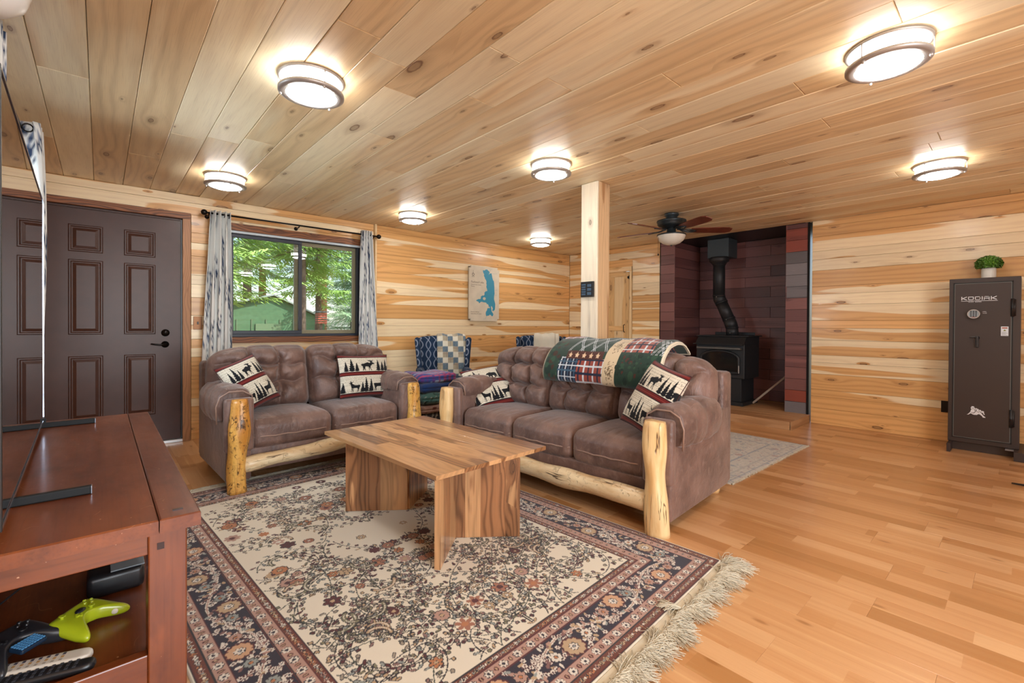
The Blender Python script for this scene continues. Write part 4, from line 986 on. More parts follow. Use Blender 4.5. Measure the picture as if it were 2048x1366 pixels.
while t < RW:
    clump = math.sin(t*29)+.7*math.sin(t*67+1); ca = -PI/2+.30+.45*clump; L = .085+.03*math.sin(t*41)
    for k in range(30): strand((t+rs.uniform(-.007, .007), -.034+rs.uniform(-.002, .004)), ca+rs.gauss(0, .32), L*rs.uniform(.5, 1.15), rs.gauss(.3, .7), .0015+rs.random()*.012)
    for k in range(5): strand((t+rs.uniform(-.007, .007), RL+.03), PI/2+rs.gauss(0, .4), .06, rs.gauss(0, .6), .002)
    t += .0095
# one tassel flipped back over the band, one stray tail at the corner
for k in range(70): strand((RW*.735+rs.uniform(-.006, .006), -.03), 2.0+rs.gauss(0, .16), .085*rs.uniform(.6, 1.1), rs.gauss(0, .4), .010+rs.random()*.008)
for k in range(90): strand((RW-.01+rs.uniform(-.01, .006), -.02+rs.uniform(-.01, .02)), -.25+rs.gauss(0, .30), .10*rs.uniform(.6, 1.15), rs.gauss(-.5, .4), .002+rs.random()*.01)
mkd('fringe', V_, Q_, M_fr, rug, True, 'stuff')

# second rug, beyond the long sofa
FADE = [srgb('B9B2A6'), srgb('A9A49C'), srgb('8E9096'), srgb('C4BCB0'), srgb('A89088')]
c2 = Canvas(1.6, 2.6, 220, FADE[0]); rs = random.Random(77)
for k in range(7000): c2.disc(rs.uniform(0, 1.6), rs.uniform(0, 2.6), rs.uniform(.004, .018), rs.choice(FADE), rs.uniform(.003, .01), rs.uniform(0, 3))
for a, col in ((.0, FADE[3]), (.03, FADE[2]), (.10, FADE[1]), (.24, FADE[2]), (.30, FADE[3])): c2.line([(a, a), (1.6-a, a), (1.6-a, 2.6-a), (a, 2.6-a), (a, a)], .012, col)
for k in range(260): c2.flower(rs.uniform(.05, 1.55), rs.uniform(.05, 2.55), rs.uniform(.015, .045), 7, rs.choice(FADE), rs.choice(FADE[2:]), None, rs.random())
rug2 = thing('faded_rug', 'pale faded grey rug on the floor behind the long sofa', 'rug', (3.26, 1.36, 0), math.radians(-.8))
nx, ny = 220, 320; U, V = np.meshgrid(np.linspace(0, 1.6, nx+1), np.linspace(0, 2.6, ny+1), indexing='ij'); U = U.ravel(); V = V.ravel(); I = np.arange((nx+1)*(ny+1)).reshape(nx+1, ny+1)
q = np.stack([I[:-1, :-1], I[1:, :-1], I[1:, 1:], I[:-1, 1:]], -1).reshape(-1, 4)
ed = np.minimum(np.minimum(U, 1.6-U), np.minimum(V, 2.6-V)); o = mkd('pile', np.stack([U, V, np.where(ed < .001, .0005, .006)], 1), q, M_pile, rug2); setcol(o, c2.sample(U, V))
rs = random.Random(9); V_, Q_ = [], []
for k in range(500): 
    strand((rs.uniform(0, 1.6), 0), -PI/2+rs.gauss(0, .4), .016, 0, .001)
mkd('fringe', V_, Q_, M_fr, rug2, True, 'stuff')
# ---------------------------------------------------------------- TV console (near left)
tc = thing('media_console', 'dark cherry wood media console with open shelf below the television', 'console', (0, 0, 0))
CT, y0, y1 = .66, 1.285, 2.90
n = 4; xs = np.linspace(-.335, .098, n+1)
board(tc, ((-.335+.096)/2, (y0+y1)/2, CT), (0, 1, 0), UPV, y1-y0, .431, .032, M_cherry, 'tabletop', bev=.003)
board(tc, (.1365, (y0+y1)/2, CT), (0, 1, 0), UPV, y1-y0, .077, .032, M_cherry, 'edge_board', bev=.003)
for x_, yy in ((.115, 1.345), (.115, 2.845), (-.295, 1.345), (-.295, 2.845)): bx('leg', M_cherryz, tc, x_-.036, x_+.036, yy-.036, yy+.036, .010, CT-.033, bev=.003)
bx('apron', M_cherry, tc, -.26, .080, 1.318, 1.340, .575, CT-.033, bev=.002); bx('apron', M_cherry, tc, -.26, .080, 2.85, 2.872, .575, CT-.033, bev=.002)
bx('apron', M_cherry, tc, .12, .142, 1.38, 2.81, .575, CT-.033, bev=.002); bx('apron', M_cherry, tc, -.32, -.298, 1.38, 2.81, .575, CT-.033, bev=.002)
board(tc, (-.09, 2.095, .335), (0, 1, 0), UPV, 1.50, .44, .02, M_cherry, 'shelf', bev=.001)
bx('rail', M_cherry, tc, -.26, .080, 1.315, 1.343, .27, .350, bev=.003); bx('rail', M_cherry, tc, -.26, .080, 2.85, 2.872, .27, .345, bev=.003)
bx('rail', M_cherry, tc, .125, .145, 1.38, 2.81, .27, .345, bev=.003)
board(tc, (-.313, 2.1, .46), (0, 1, 0), (1, 0, 0), 1.46, .25, .01, M_cherry, 'back_panel', bev=.001)
for x_, z_ in ((.118, .660), (.118, .661)): pass
bx('peg', plain('dark_peg', srgb('2A0F08'), .3), tc, .125, .145, 1.325, 1.335, .657, .662); bx('peg', bpy.data.materials['dark_peg'], tc, .095, .108, 1.3075, 1.3095, .585, .60)
# things on the shelf
cb = thing('cable_box', 'black rounded box at the back of the console shelf', 'electronics', (0, 0, .336))
bm = bmesh.new(); box(bm, -.03, .095, 1.70, 1.86, .0, .062, bev=.014, seg=3); mk('body', bm, M_black, cb, True)
bx('lid', plain('grey_plastic', srgb('7D8790'), .35), cb, .02, .095, 1.705, 1.855, .0625, .066, bev=.001)
def gamepad(name, label, loc, rz, ml, rx=0, key=False, grip=None):
    t = thing(name, label, 'game controller', loc, rz); t.rotation_euler = (rx[0], rx[1], rz) if rx else (0, 0, rz)
    P, Q = CG[30]; V = rbox(P, (.076, .05, .020), .019)
    u = V[:, 0]/.076; ay = V[:, 1]
    V[:, 1] += -.030*np.clip(np.abs(u)-.35, 0, 1)*np.clip((.05-ay)/.1, 0, 1)*2.6   # grips drop away
    V[:, 1] += np.where(ay < 0, .030*np.exp(-(u/.42)**2)*(-ay/.05), 0)            # hollow between them
    V[:, 0] *= 1+.06*np.clip(-ay/.05, 0, 1); V[:, 2] *= 1-.25*np.clip((np.abs(u)-.7)*2, 0, 1); V[:, 2] -= .012*np.clip(np.abs(u)-.4, 0, 1)*np.clip(-ay/.05, 0, 1)
    mkd('body', V, Q, ml, t)
    def st(x, y, r, h, m, nm):
        bm = bmesh.new(); lathe(bm, [(r*.55, .016), (r*.5, .016+h*.7), (r, .016+h), (r*.8, .016+h*1.1), (.001, .016+h)], 16, Matrix.Translation((x, y, 0))); mk(nm, bm, m, t, True)
    st(-.042, .022, .009, .012, ml if not key else M_black, 'thumbstick'); st(.02, -.008, .009, .012, ml if not key else M_black, 'thumbstick')
    bm = bmesh.new(); box(bm, -.03, -.012, -.012, -.006, .017, .024, bev=.001); box(bm, -.024, -.018, -.018, 0, .017, .024, bev=.001); mk('direction_pad', bm, ml if not key else M_black, t)
    for a in range(4): 
        bm = bmesh.new(); lathe(bm, [(.0045, .015), (.0045, .023), (.001, .0245)], 12, Matrix.Translation((.044+.011*math.cos(a*PI/2), .022+.011*math.sin(a*PI/2), 0))); mk('button', bm, ml if not key else M_black, t, True)
    return t
M_lime = plain('lime_plastic', srgb('A3B01E'), .3, coat=.3)
gp = gamepad('game_controller', 'lime green game controller on the console shelf', (-.036, 1.56, .366), math.radians(50), M_lime, (.12, .0))
gp.scale = (.82, .82, .82)
bm = bmesh.new(); lathe(bm, [(.016, .018), (.015, .0225), (.001, .0235)], 20, Matrix.Translation((0, .006, 0))@Matrix.Diagonal((1, .62, 1, 1))); mk('centre_logo_button', bm, M_black, gp, True)
P, Q = CG[14]; mkd('grip_inset', rbox(P, (.018, .028, .011), .01), Q, plain('pale_grip', srgb('D8CFC4'), .5), gp).location = (.060, -.040, -.004)
gk = gamepad('game_controller', 'black game controller with clipped-on keyboard at the left of the shelf', (-.155, 1.525, .370), math.radians(42), plain('satin_black', (.02, .02, .024), .3), (.10, .0), True)
gk.scale = (.92, .92, .92)
kb = bx('key_pad', plain('blue_black_plastic', srgb('16283C'), .3), gk, -.028, .028, -.072, -.034, .006, .018, bev=.004)
M_key = plain('blue_keys', srgb('4A7EA8'), .35, emit=srgb('2E5A80'), es=.12)
for a in range(8):
    for b in range(5): bx('key', M_key, kb, -.0255+a*.0065, -.0208+a*.0065, -.069+b*.0068, -.0645+b*.0068, .0175, .0205, bev=.0006)
def remote(name, label, loc, rz, mat, kmat, L=.19, W_=.045, keys=True):
    t = thing(name, label, 'remote control', loc, rz); P, Q = CG[20]; V = rbox(P, (W_/2, L/2, .010), .0095)
    rnd = np.clip((np.abs(V[:, 1])-L/2+W_*.45)/(W_*.45), 0, 1); V[:, 0] *= np.sqrt(1-.75*rnd**2); mkd('body', V, Q, mat, t)
    if keys:
        for a in range(11):
            for b in range(3): bx('button', kmat[(a*3+b) % len(kmat)], t, -.014+b*.0105, -.0065+b*.0105, -L*.40+a*.0135, -L*.40+a*.0135+.006, .0093, .0104, bev=.0005)
    return t
M_bone = plain('bone_plastic', srgb('CFC7BB'), .4); kms = [plain('key_grey', srgb('4A4654'), .5), plain('key_tan', srgb('B08A5A'), .5), plain('key_pale', srgb('A39A90'), .5)]
remote('remote_control', 'bone coloured remote control lying across the front of the shelf', (-.115, 1.435, .349), math.radians(-108), M_bone, kms, .21, .046)
remote('remote_control', 'slim black remote control beside the bone coloured remote', (-.10, 1.392, .347), math.radians(-106), M_black, [plain('key_black', srgb('3A3C44'), .4)], .19, .036)
bm = bmesh.new(); tube(bm, [(-.30, 1.62, .35), (-.22, 1.70, .37), (-.14, 1.80, .40), (-.10, 1.90, .47), (-.09, 1.96, .56)], .0025, 8)
tag(mk('cable', bm, M_black, None, True), 'thin black cable curving up at the back of the console shelf', 'cable')

# ---------------------------------------------------------------- television
tv = thing('television', 'large flat television standing on the cherry console, seen edge-on', 'television', (0, 0, 0))
M_scr = NT('screen_glass', .02, 1.0); M_scr.set('Base Color', (.006, .006, .008)); M_scr.set('IOR', 1.9); M_scr.set('Coat Weight', 1.0); M_scr.set('Coat Roughness', .0); M_scr = M_scr.m
a, b = Vector((-.146, 1.335, 0)), Vector((-.178, 2.745, 0)); ax = (b-a).normalized(); nn = Vector((ax.y, -ax.x, 0)); mid = (a+b)/2; L = (b-a).length
Mt = frame((mid.x, mid.y, 1.145), ax, nn)
def tvbox(name, mat, *q, bev=.002):
    o = bx(name, mat, tv, *q, bev=bev); o.matrix_local = Mt; return o
# frame(): local x along set, y = nn x ax
up_sign = 1 if nn.cross(ax).z > 0 else -1
tvbox('housing', M_black, -L/2, L/2, -.458, .458, -.030, -.004, bev=.004)
tvbox('screen', M_scr, -L/2+.006, L/2-.004, -.448, .452, -.004, -.001, bev=0)
M_edge = plain('silver_edge', srgb('AEB6C4'), .15, .9)
bm = bmesh.new(); box(bm, -L/2, L/2, -.458, -.450, -.004, .001); box(bm, -L/2, L/2, .453, .458, -.004, .001); box(bm, L/2-.004, L/2, -.45, .453, -.004, .001); o = mk('bezel', bm, M_edge, tv); o.matrix_local = Mt
tvbox('side_bezel', M_black, -L/2-.002, -L/2+.007, -.458, .458, -.03, .002)
for yy, dx in ((1.60, .0), (2.72, 0)):
    bm = bmesh.new(); box(bm, -.315, -.018, yy-.008, yy+.008, CT+.001, CT+.022, bev=.003); box(bm, -.20, -.17, yy-.006, yy+.006, CT+.02, .70)
    o = mk('foot', bm, plain('matte_black_foot%d' % int(yy*100), (.008, .009, .01), .6, spec=.3), tv)
    bx('foot_edge', M_edge, o, -.019, -.0165, yy-.008, yy+.008, CT+.001, CT+.022, bev=.001)

# ---------------------------------------------------------------- gun safe
sf = thing('gun_safe', 'tall dark brown gun safe with keypad dial against the right wall', 'safe', (0, 0, 0))
M_safe = plain('brown_powder_coat', srgb('332826'), .42, .0, bump=.12, bs=500)
SX = 5.745; SY0, SY1 = .036, .474; SZ0, SZ1 = .075, 1.535
bx('body', M_safe, sf, SX, 6.085, SY0, SY1, SZ0, SZ1, bev=.004)
bx('door', M_safe, sf, SX-.008, SX+.002, SY0+.052, SY1-.034, SZ0+.045, SZ1-.045, bev=.002)
M_gap = plain('door_gap', (.006, .006, .006), .6); M_pin = plain('pinstripe', srgb('7E8A88'), .4)
def ring_x(name, mat, x0, x1, ya, yb, za, zb, w_):
    bm = bmesh.new(); box(bm, x0, x1, ya, yb, za, za+w_); box(bm, x0, x1, ya, yb, zb-w_, zb); box(bm, x0, x1, ya, ya+w_, za, zb); box(bm, x0, x1, yb-w_, yb, za, zb); return mk(name, bm, mat, sf)
ring_x('door_seam', M_gap, SX-.003, SX+.001, SY0+.044, SY1-.026, SZ0+.037, SZ1-.037, .008)
ring_x('trim_line', M_pin, SX-.009, SX-.0075, SY0+.054, SY1-.036, SZ0+.047, SZ1-.047, .0018)
for z in (1.27, .33):
    bm = bmesh.new(); lathe(bm, [(.001, -.075), (.011, -.075), (.011, -.002), (.012, 0), (.011, .002), (.011, .075), (.001, .075)], 14, Matrix.Translation((SX-.016, SY0+.048, z))); box(bm, SX-.012, SX, SY0+.028, SY0+.052, z-.07, z+.07); mk('hinge', bm, M_black, sf, True)
Mx = lambda y, z, off=0: frame((SX-.0085-off, y, z), (0, -1, 0), (-1, 0, 0))   # local x runs to the viewer's right
M_deck = plain('white_decal', srgb('E2E4E8'), .5)
ctx = Mx(.376, 1.357)
def stroke(bm, pts, w_, T=.0008):
    for p, q in zip(pts[:-1], pts[1:]):
        p, q = Vector(p), Vector(q); d = (q-p); L_ = d.length; d.normalize()
        a_ = math.atan2(d.y, d.x); box(bm, -w_*.5, L_+w_*.5, -w_/2, w_/2, 0, T, M=Matrix.Translation((p.x, p.y, 0))@Matrix.Rotation(a_, 4, 'Z'))
LET = {'K': [[(0, 0), (0, 1)], [(.12, .45), (1, 1)], [(.12, .5), (1, 0)]], 'O': [[(0, 0), (1, 0), (1, 1), (0, 1), (0, 0)]], 'D': [[(0, 0), (.8, 0), (1, .3), (1, .7), (.8, 1), (0, 1), (0, 0)]],
       'I': [[(0, 0), (0, 1)]], 'A': [[(0, 0), (0, .8), (.15, 1), (.85, 1), (1, .8), (1, 0)], [(0, .42), (1, .42)]]}
bm = bmesh.new(); x = 0
for ch in 'KODIAK':
    wch = .0 if ch == 'I' else .030
    for st in LET[ch]: stroke(bm, [(x+p[0]*wch, p[1]*.025) for p in st], .0052)
    x += wch+.0125
box(bm, -.004, x-.004, -.0125, -.0095, 0, .0008)
lt = mk('brand_lettering', bm, M_deck, sf); lt.matrix_local = Mx(.392, 1.345)
text('small_lettering', 'GUN  SAFES', .012, M_deck, sf, Mx(.352, 1.322), sx=1.3)
dl = thing('x', None, None); bpy.data.objects.remove(dl)
bm = bmesh.new(); lathe(bm, [(.040, 0), (.040, .034), (.037, .036)], 32); o = mk('dial_housing', bm, M_black, sf, True); o.matrix_local = Mx(.315, 1.218)
bm = bmesh.new(); lathe(bm, [(.041, .030), (.041, .040), (.034, .043), (.033, .038)], 32); q = mk('dial_ring', bm, M_nickel, o, True)
bm = bmesh.new(); lathe(bm, [(.033, .0385), (.001, .0385)], 32); mk('keypad', bm, plain('keypad_face', srgb('8E979C'), .4), o)
bm = bmesh.new()
for a in range(3):
    for b in range(4): lathe(bm, [(.0058, .0385), (.0052, .0415), (.001, .0418)], 12, Matrix.Translation(((a-1)*.016, (b-1.3)*.0135, 0)))
mk('keys', bm, plain('dial_keys', srgb('3E464C'), .4), o, True)
bm = bmesh.new(); box(bm, -.012, .012, -.030, -.024, .0385, .040, bev=.0004); mk('dial_badge', bm, plain('badge_red', srgb('9A5A4C'), .5), o)
text('lock_marking', 'OPEN', .009, M_deck, sf, Mx(.262, 1.235)); text('lock_marking', 'CLOSE', .009, M_deck, sf, Mx(.262, 1.222))
bm = bmesh.new(); lathe(bm, [(.016, 0), (.015, .014), (.010, .018)], 20, Matrix.Translation((0, 0, 0))); box(bm, -.009, .009, -.085, .014, .018, .030, bev=.004); box(bm, -.045, .005, -.001, .010, .018, .026, bev=.003); o = mk('safe_handle', bm, M_black, sf); o.matrix_local = Mx(.292, 1.01)
lb = bx('warning_label', plain('label_white', srgb('D5DCE2'), .5), sf, -.022, .022, -.04, .04, 0, .0006); lb.matrix_local = Mx(.128, 1.07)
bx('label_banner', plain('label_red', srgb('A8604E'), .5), lb, -.016, .016, .022, .033, .0004, .0012)
bm = bmesh.new(); bm.faces.new([bm.verts.new(p) for p in ((-.009, .001, .0012), (.009, .001, .0012), (0, .017, .0012))]); mk('label_symbol', bm, plain('label_green', srgb('7E8040'), .5), lb)
bm = bmesh.new()
for k in range(6): box(bm, -.017, .017-.006*(k % 3), -.034+k*.0052, -.0325+k*.0052, .0006, .0009)
mk('label_print', bm, kms[0], lb)
BE = [[(0, .0), (.06, .03), (.16, .22), (.2, .35), (.24, .6), (.22, .86), (.28, 1), (.38, 1.0), (.44, .86), (.44, .78), (.52, .82), (.62, .74), (.66, .66), (.74, .66), (.80, .54), (.86, .56), (.94, .5), (.93, .36), (.98, .16), (.93, .12), (.88, .30), (.82, .40), (.80, .26), (.9, .02), (1.0, -.12), (1.02, -.2), (.88, -.2), (.82, -.02), (.70, .14), (.62, .14), (.56, .04), (.42, .02), (.32, .06), (.24, .16), (.16, .10), (.12, .0), (.04, -.02)]]
bm = bmesh.new(); vs = [bm.verts.new((p[0]*.115, p[1]*.075, .0006)) for p in BE[0]]; f = bm.faces.new(vs); bmesh.ops.triangulate(bm, faces=[f]); em = mk('bear_emblem', bm, M_deck, sf); em.matrix_local = Mx(.352, .33)
bm = bmesh.new()
for pl in ([(.24, .62), (.34, .72), (.44, .62), (.46, .4), (.4, .22), (.32, .2)], [(.46, .76), (.5, .5), (.44, .3), (.3, .22), (.22, .3)], [(.56, .74), (.52, .52), (.6, .38), (.68, .3)], [(.68, .62), (.66, .48), (.76, .4)], [(.78, .5), (.76, .34), (.86, .22)], [(.25, .86), (.34, .82), (.42, .86)]): stroke(bm, [(p[0]*.115, p[1]*.075) for p in pl], .0028, .0010)
mk('emblem_lines', bm, M_safe, em)
# base and feet
bx('base_leg', M_safe, sf, SX-.145, 6.08, SY1-.03, SY1-.005, .0, .074, bev=.002); bx('base_leg', M_safe, sf, SX-.145, 6.08, SY0-.06, SY0+.03, .0, .074, bev=.002)
bx('base_leg', M_safe, sf, SX+.03, SX+.05, SY0+.03, SY1-.03, .001, .074)
bx('foot_cap', plain('bare_steel', srgb('9A9AA0'), .4, .7), sf, SX-.06, SX-.004, SY0+.03, SY0+.08, .066, .0735)
pl = thing('potted_plant', 'small round green plant in a ribbed white pot on top of the safe', 'plant', (5.93, .235, SZ1))
bm = bmesh.new(); lathe(bm, [(.001, .0), (.042, .0), (.046, .004)]+[(.047+.0015*(k % 2), .006+k*.006) for k in range(15)]+[(.046, .098), (.042, .098), (.040, .085), (.001, .085)], 32); mk('pot', bm, plain('white_ceramic', srgb('D9D6CE'), .4), pl, True)
rs = random.Random(4); V_, Q_ = [], []
for k in range(4200):
    a, z = rs.uniform(0, 6.28), rs.uniform(-.45, 1); r_ = math.sqrt(1-z*z); q = rs.uniform(.72, 1.03); n_ = Vector((math.cos(a)*r_, math.sin(a)*r_, z))
    c = Vector((n_.x*.084*q, n_.y*.084*q, .132+n_.z*.070*q)); t_ = n_.orthogonal(); t_.rotate(Matrix.Rotation(rs.uniform(0, 6.28), 3, n_)); b_ = n_.cross(t_); s_ = rs.uniform(.005, .010)
    d_ = (n_*rs.uniform(.4, 1.4)+t_).normalized(); i = len(V_); V_ += [c, c+d_*s_+b_*s_*.45, c+d_*s_*2, c+d_*s_-b_*s_*.45]; Q_.append((i, i+1, i+2, i+3))
mkd('leaves', V_, Q_, plain('boxwood_green', srgb('4F7A22'), .5, var=.35), pl, False, 'stuff')
# outlet and the metal foot at the frame edge
oo = bx('wall_outlet', M_bz, None, -.035, .035, -.055, .055, 0, .006, bev=.002); oo.matrix_world = frame(wr(D-.515, .335, .001), UX, nw); tag(oo, 'dark outlet cover low on the pine wall beside the safe', 'outlet')
bm = bmesh.new(); tube(bm, [(4.775, .062, .008), (4.76, .0, .012), (4.74, -.08, .012)], [.006, .010, .010], 10, squash=(1.4, .7)); o = mk('stand_foot', bm, M_black, None, True)
tag(o, 'black metal stand foot on the floor at the right edge', 'stand')
bm = bmesh.new(); tube(bm, [(4.74, -.08, .012), (4.70, -.3, .03), (4.68, -.36, .9)], [.010, .012, .010], 10); mk('stand_pole', bm, M_black, o, True)

# ---------------------------------------------------------------- stove
st = thing('wood_stove', 'black cast iron wood stove on a pedestal in the tiled recess', 'stove', (0, 0, 0))
HZ = .091
xf, yl, yr, xb = 6.02, 3.00, 2.37, 6.52
def stv(name, mat, *a, bev=.004, par=None): return bx(name, mat, par or st, *a, bev=bev)
stv('base_plate', M_iron, xf-.02, xb-.02, yr-.0, yl-.02, HZ, HZ+.045); stv('pedestal', M_iron, xf+.05, xb-.05, yr+.045, yl-.06, HZ+.045, .43)
stv('firebox', M_iron, xf+.03, xb, yr-.0, yl, .43, .87, bev=.008)
bm = bmesh.new(); V = [(xf-.03, yr-.0, .825), (xf-.03, yl+.02, .825), (xb, yl+.02, .825), (xb, yr-.0, .825), (xf-.005, yr+.02, .845), (xf-.005, yl, .845)]
stv('lower_shelf', M_iron, xf-.03, xb-.06, yr+.01, yl+.02, .858, .868); stv('ash_lip', plain('stove_lip', srgb('5B5A58'), .45, .4), xf-.035, xf+.03, yr+.03, yl-.03, .80, .828, bev=.006)
bm = bmesh.new(); vs = [bm.verts.new(p) for p in ((xf+.0, yr, .868), (xf+.0, yl, .868), (xf+.09, yl, .965), (xf+.09, yr, .965), (xb, yr, .868), (xb, yl, .868), (xb, yr, .965), (xb, yl, .965))]
for q in ((0, 1, 2, 3), (4, 0, 3, 6), (1, 5, 7, 2), (5, 4, 6, 7)): bm.faces.new([vs[i] for i in q])
bmesh.ops.recalc_face_normals(bm, faces=bm.faces[:]); mk('sloped_top', bm, M_iron, st)
stv('top_plate', M_iron, xf+.07, xb+.02, yr-.03, yl+.02, .965, .978); stv('heat_shield', M_iron, xb-.02, xb, yr+.05, yl-.05, .978, 1.02)
bm = bmesh.new(); pts = [(xf+.022, yr+.07, .50), (xf+.022, yr+.07, .68)]+[(xf+.022, (yl+yr)/2-(yl-yr-.14)/2*math.cos(a), .68+.10*math.sin(a)) for a in np.linspace(.15, PI-.15, 12)]+[(xf+.022, yl-.07, .68), (xf+.022, yl-.07, .50), (xf+.022, yr+.07, .50)]
tube(bm, pts, .018, 10, cap=False); dr = mk('door', bm, M_iron, st, True)
bm = bmesh.new(); bm.faces.new([bm.verts.new((xf+.018, p[1], p[2])) for p in pts[:-1]]); mk('door_glass', bm, plain('sooty_glass', (.015, .013, .012), .08, spec=.8), dr)
stv('door_handle', M_nickel, xf-.005, xf+.02, yr+.055, yr+.065, .50, .60, par=dr, bev=.003)
# flue
fp = thing('stove_pipe', 'black jointed stove pipe rising from the wood stove to a ceiling box', 'stove pipe', (0, 0, 0))
xp = 6.33
def seg(name, pts, r, par=fp, mat=M_iron, n=28):
    bm = bmesh.new(); tube(bm, pts, r, n); return mk(name, bm, mat, par, True)
A_, B_, C_, D_ = (xp, 2.825, 2.02), (xp, 2.825, 1.52), (xp, 2.665, 1.16), (xp, 2.625, .978)
seg('upper_pipe', [A_, B_], .076); seg('elbow', [B_, (xp, 2.815, 1.47), (xp, 2.79, 1.42)], [.077, .079, .077])
seg('middle_pipe', [(xp, 2.79, 1.42), (xp, 2.69, 1.20)], .076); seg('elbow', [(xp, 2.69, 1.20), (xp, 2.66, 1.13), (xp, 2.645, 1.08)], [.077, .080, .077]); seg('lower_pipe', [(xp, 2.645, 1.08), (xp, 2.64, .978)], .077)
for p, q in (((xp, 2.825, 1.525), (xp, 2.825, 1.51)), ((xp, 2.79, 1.425), (xp, 2.783, 1.41)), ((xp, 2.69, 1.205), (xp, 2.684, 1.19)), ((xp, 2.646, 1.09), (xp, 2.645, 1.075))): seg('seam_band', [p, q], .081)
bm = bmesh.new(); lathe(bm, [(.077, 1.93), (.10, 1.97), (.125, 1.985), (.125, 2.03), (.11, 2.045)], 32, Matrix.Translation((xp, 2.825, 0))); mk('collar', bm, M_iron, fp, True)
bx('support_box', M_steelbox, fp, xp-.0, xp+.28, 2.70, 2.99, 2.045, HC-.002, bev=.003)
for p in ((xp-.078, 2.825, 1.5), (xp-.077, 2.69, 1.19), (xp-.078, 2.64, 1.01)): bm = bmesh.new(); lathe(bm, [(.006, 0), (.004, .004), (.001, .005)], 8, frame(p, (0, 1, 0), (-1, 0, 0))); mk('screw', bm, M_nickel, fp)
bm = bmesh.new(); a, b = Vector((6.33, 2.37, HZ+.012)), Vector((6.40, 1.96, .52)); d = (b-a); box(bm, 0, d.length, -.012, .012, -.012, .012, bev=.002, M=frame(a, d, (-1, 0, 0)))
tag(mk('wood_strip', bm, plain('pale_strip', srgb('9C8878'), .6), None), 'thin pale wooden strip leaning in the recess beside the wood stove', 'wood strip')

# ---------------------------------------------------------------- ceiling fan
fn = thing('ceiling_fan', 'dark bronze ceiling fan with red-brown blades and frosted bowl light', 'ceiling fan', (4.56, 2.55, HC))
def lt_(name, prof, mat, M=None, n=36): bm = bmesh.new(); lathe(bm, prof, n, M); return mk(name, bm, mat, fn, True)
lt_('canopy', [(.001, 0), (.075, 0), (.076, -.012), (.070, -.022), (.055, -.045), (.05, -.062)], M_bronze)
lt_('motor_housing', [(.05, -.06), (.12, -.066), (.150, -.075), (.153, -.088), (.146, -.094), (.143, -.118), (.135, -.128), (.128, -.134), (.09, -.150), (.05, -.158), (.001, -.158)], M_bronze)
lt_('switch_housing', [(.045, -.155), (.048, -.20), (.062, -.205), (.066, -.222), (.06, -.232), (.001, -.234)], M_bronze)
lt_('bowl_light', [(.145, -.228), (.142, -.25), (.125, -.285), (.09, -.315), (.05, -.33), (.001, -.335)], M_bowl); lt_('bowl_ring', [(.06, -.226), (.147, -.222), (.150, -.230), (.145, -.236)], M_bronze)
lt_('bowl_finial', [(.010, -.333), (.008, -.345), (.001, -.35)], M_bronze)
M_blade = plain('rosewood_blade', srgb('6B3526'), .35, var=.2)
for k in range(5):
    a = math.radians(-46+72*k); rot = Matrix.Rotation(a, 4, 'Z'); pit = Matrix.Rotation(math.radians(-13), 4, 'X')
    bm = bmesh.new(); out = [(.20, -.045), (.30, -.058), (.50, -.066), (.58, -.062), (.62, -.035), (.62, .035), (.58, .062), (.50, .066), (.30, .058), (.20, .045)]
    lo = [bm.verts.new((x, y, -.004)) for x, y in out]; hi = [bm.verts.new((x, y, .004)) for x, y in out]; bm.faces.new(lo[::-1]); bm.faces.new(hi)
    for i in range(len(out)): j = (i+1) % len(out); bm.faces.new((lo[i], lo[j], hi[j], hi[i]))
    o = mk('blade', bm, M_blade, fn); o.matrix_local = Matrix.Translation((0, 0, -.178))@rot@pit
    bm = bmesh.new()
    for s in (-1, 1): tube(bm, [(.09, s*.008, .012), (.13, s*.03, .0), (.18, s*.035, -.004), (.23, s*.02, -.008), (.25, 0, -.008)], .006, 8)
    tube(bm, [(.06, 0, .016), (.14, 0, -.002), (.26, 0, -.008)], .007, 8); q = mk('blade_arm', bm, M_bronze, fn, True); q.matrix_local = Matrix.Translation((0, 0, -.178))@rot@pit
for dx, dy, L_ in ((-.10, .095, .20), (.02, -.02, .0)):
    if L_ == 0: continue
    bm = bmesh.new(); tube(bm, [(dx, dy, -.225), (dx, dy, -.225-L_)], .0018, 6); lathe(bm, [(.001, 0), (.008, -.004), (.006, -.022), (.001, -.026)], 10, Matrix.Translation((dx, dy, -.225-L_))); mk('pull_chain', bm, M_bz, fn, True)

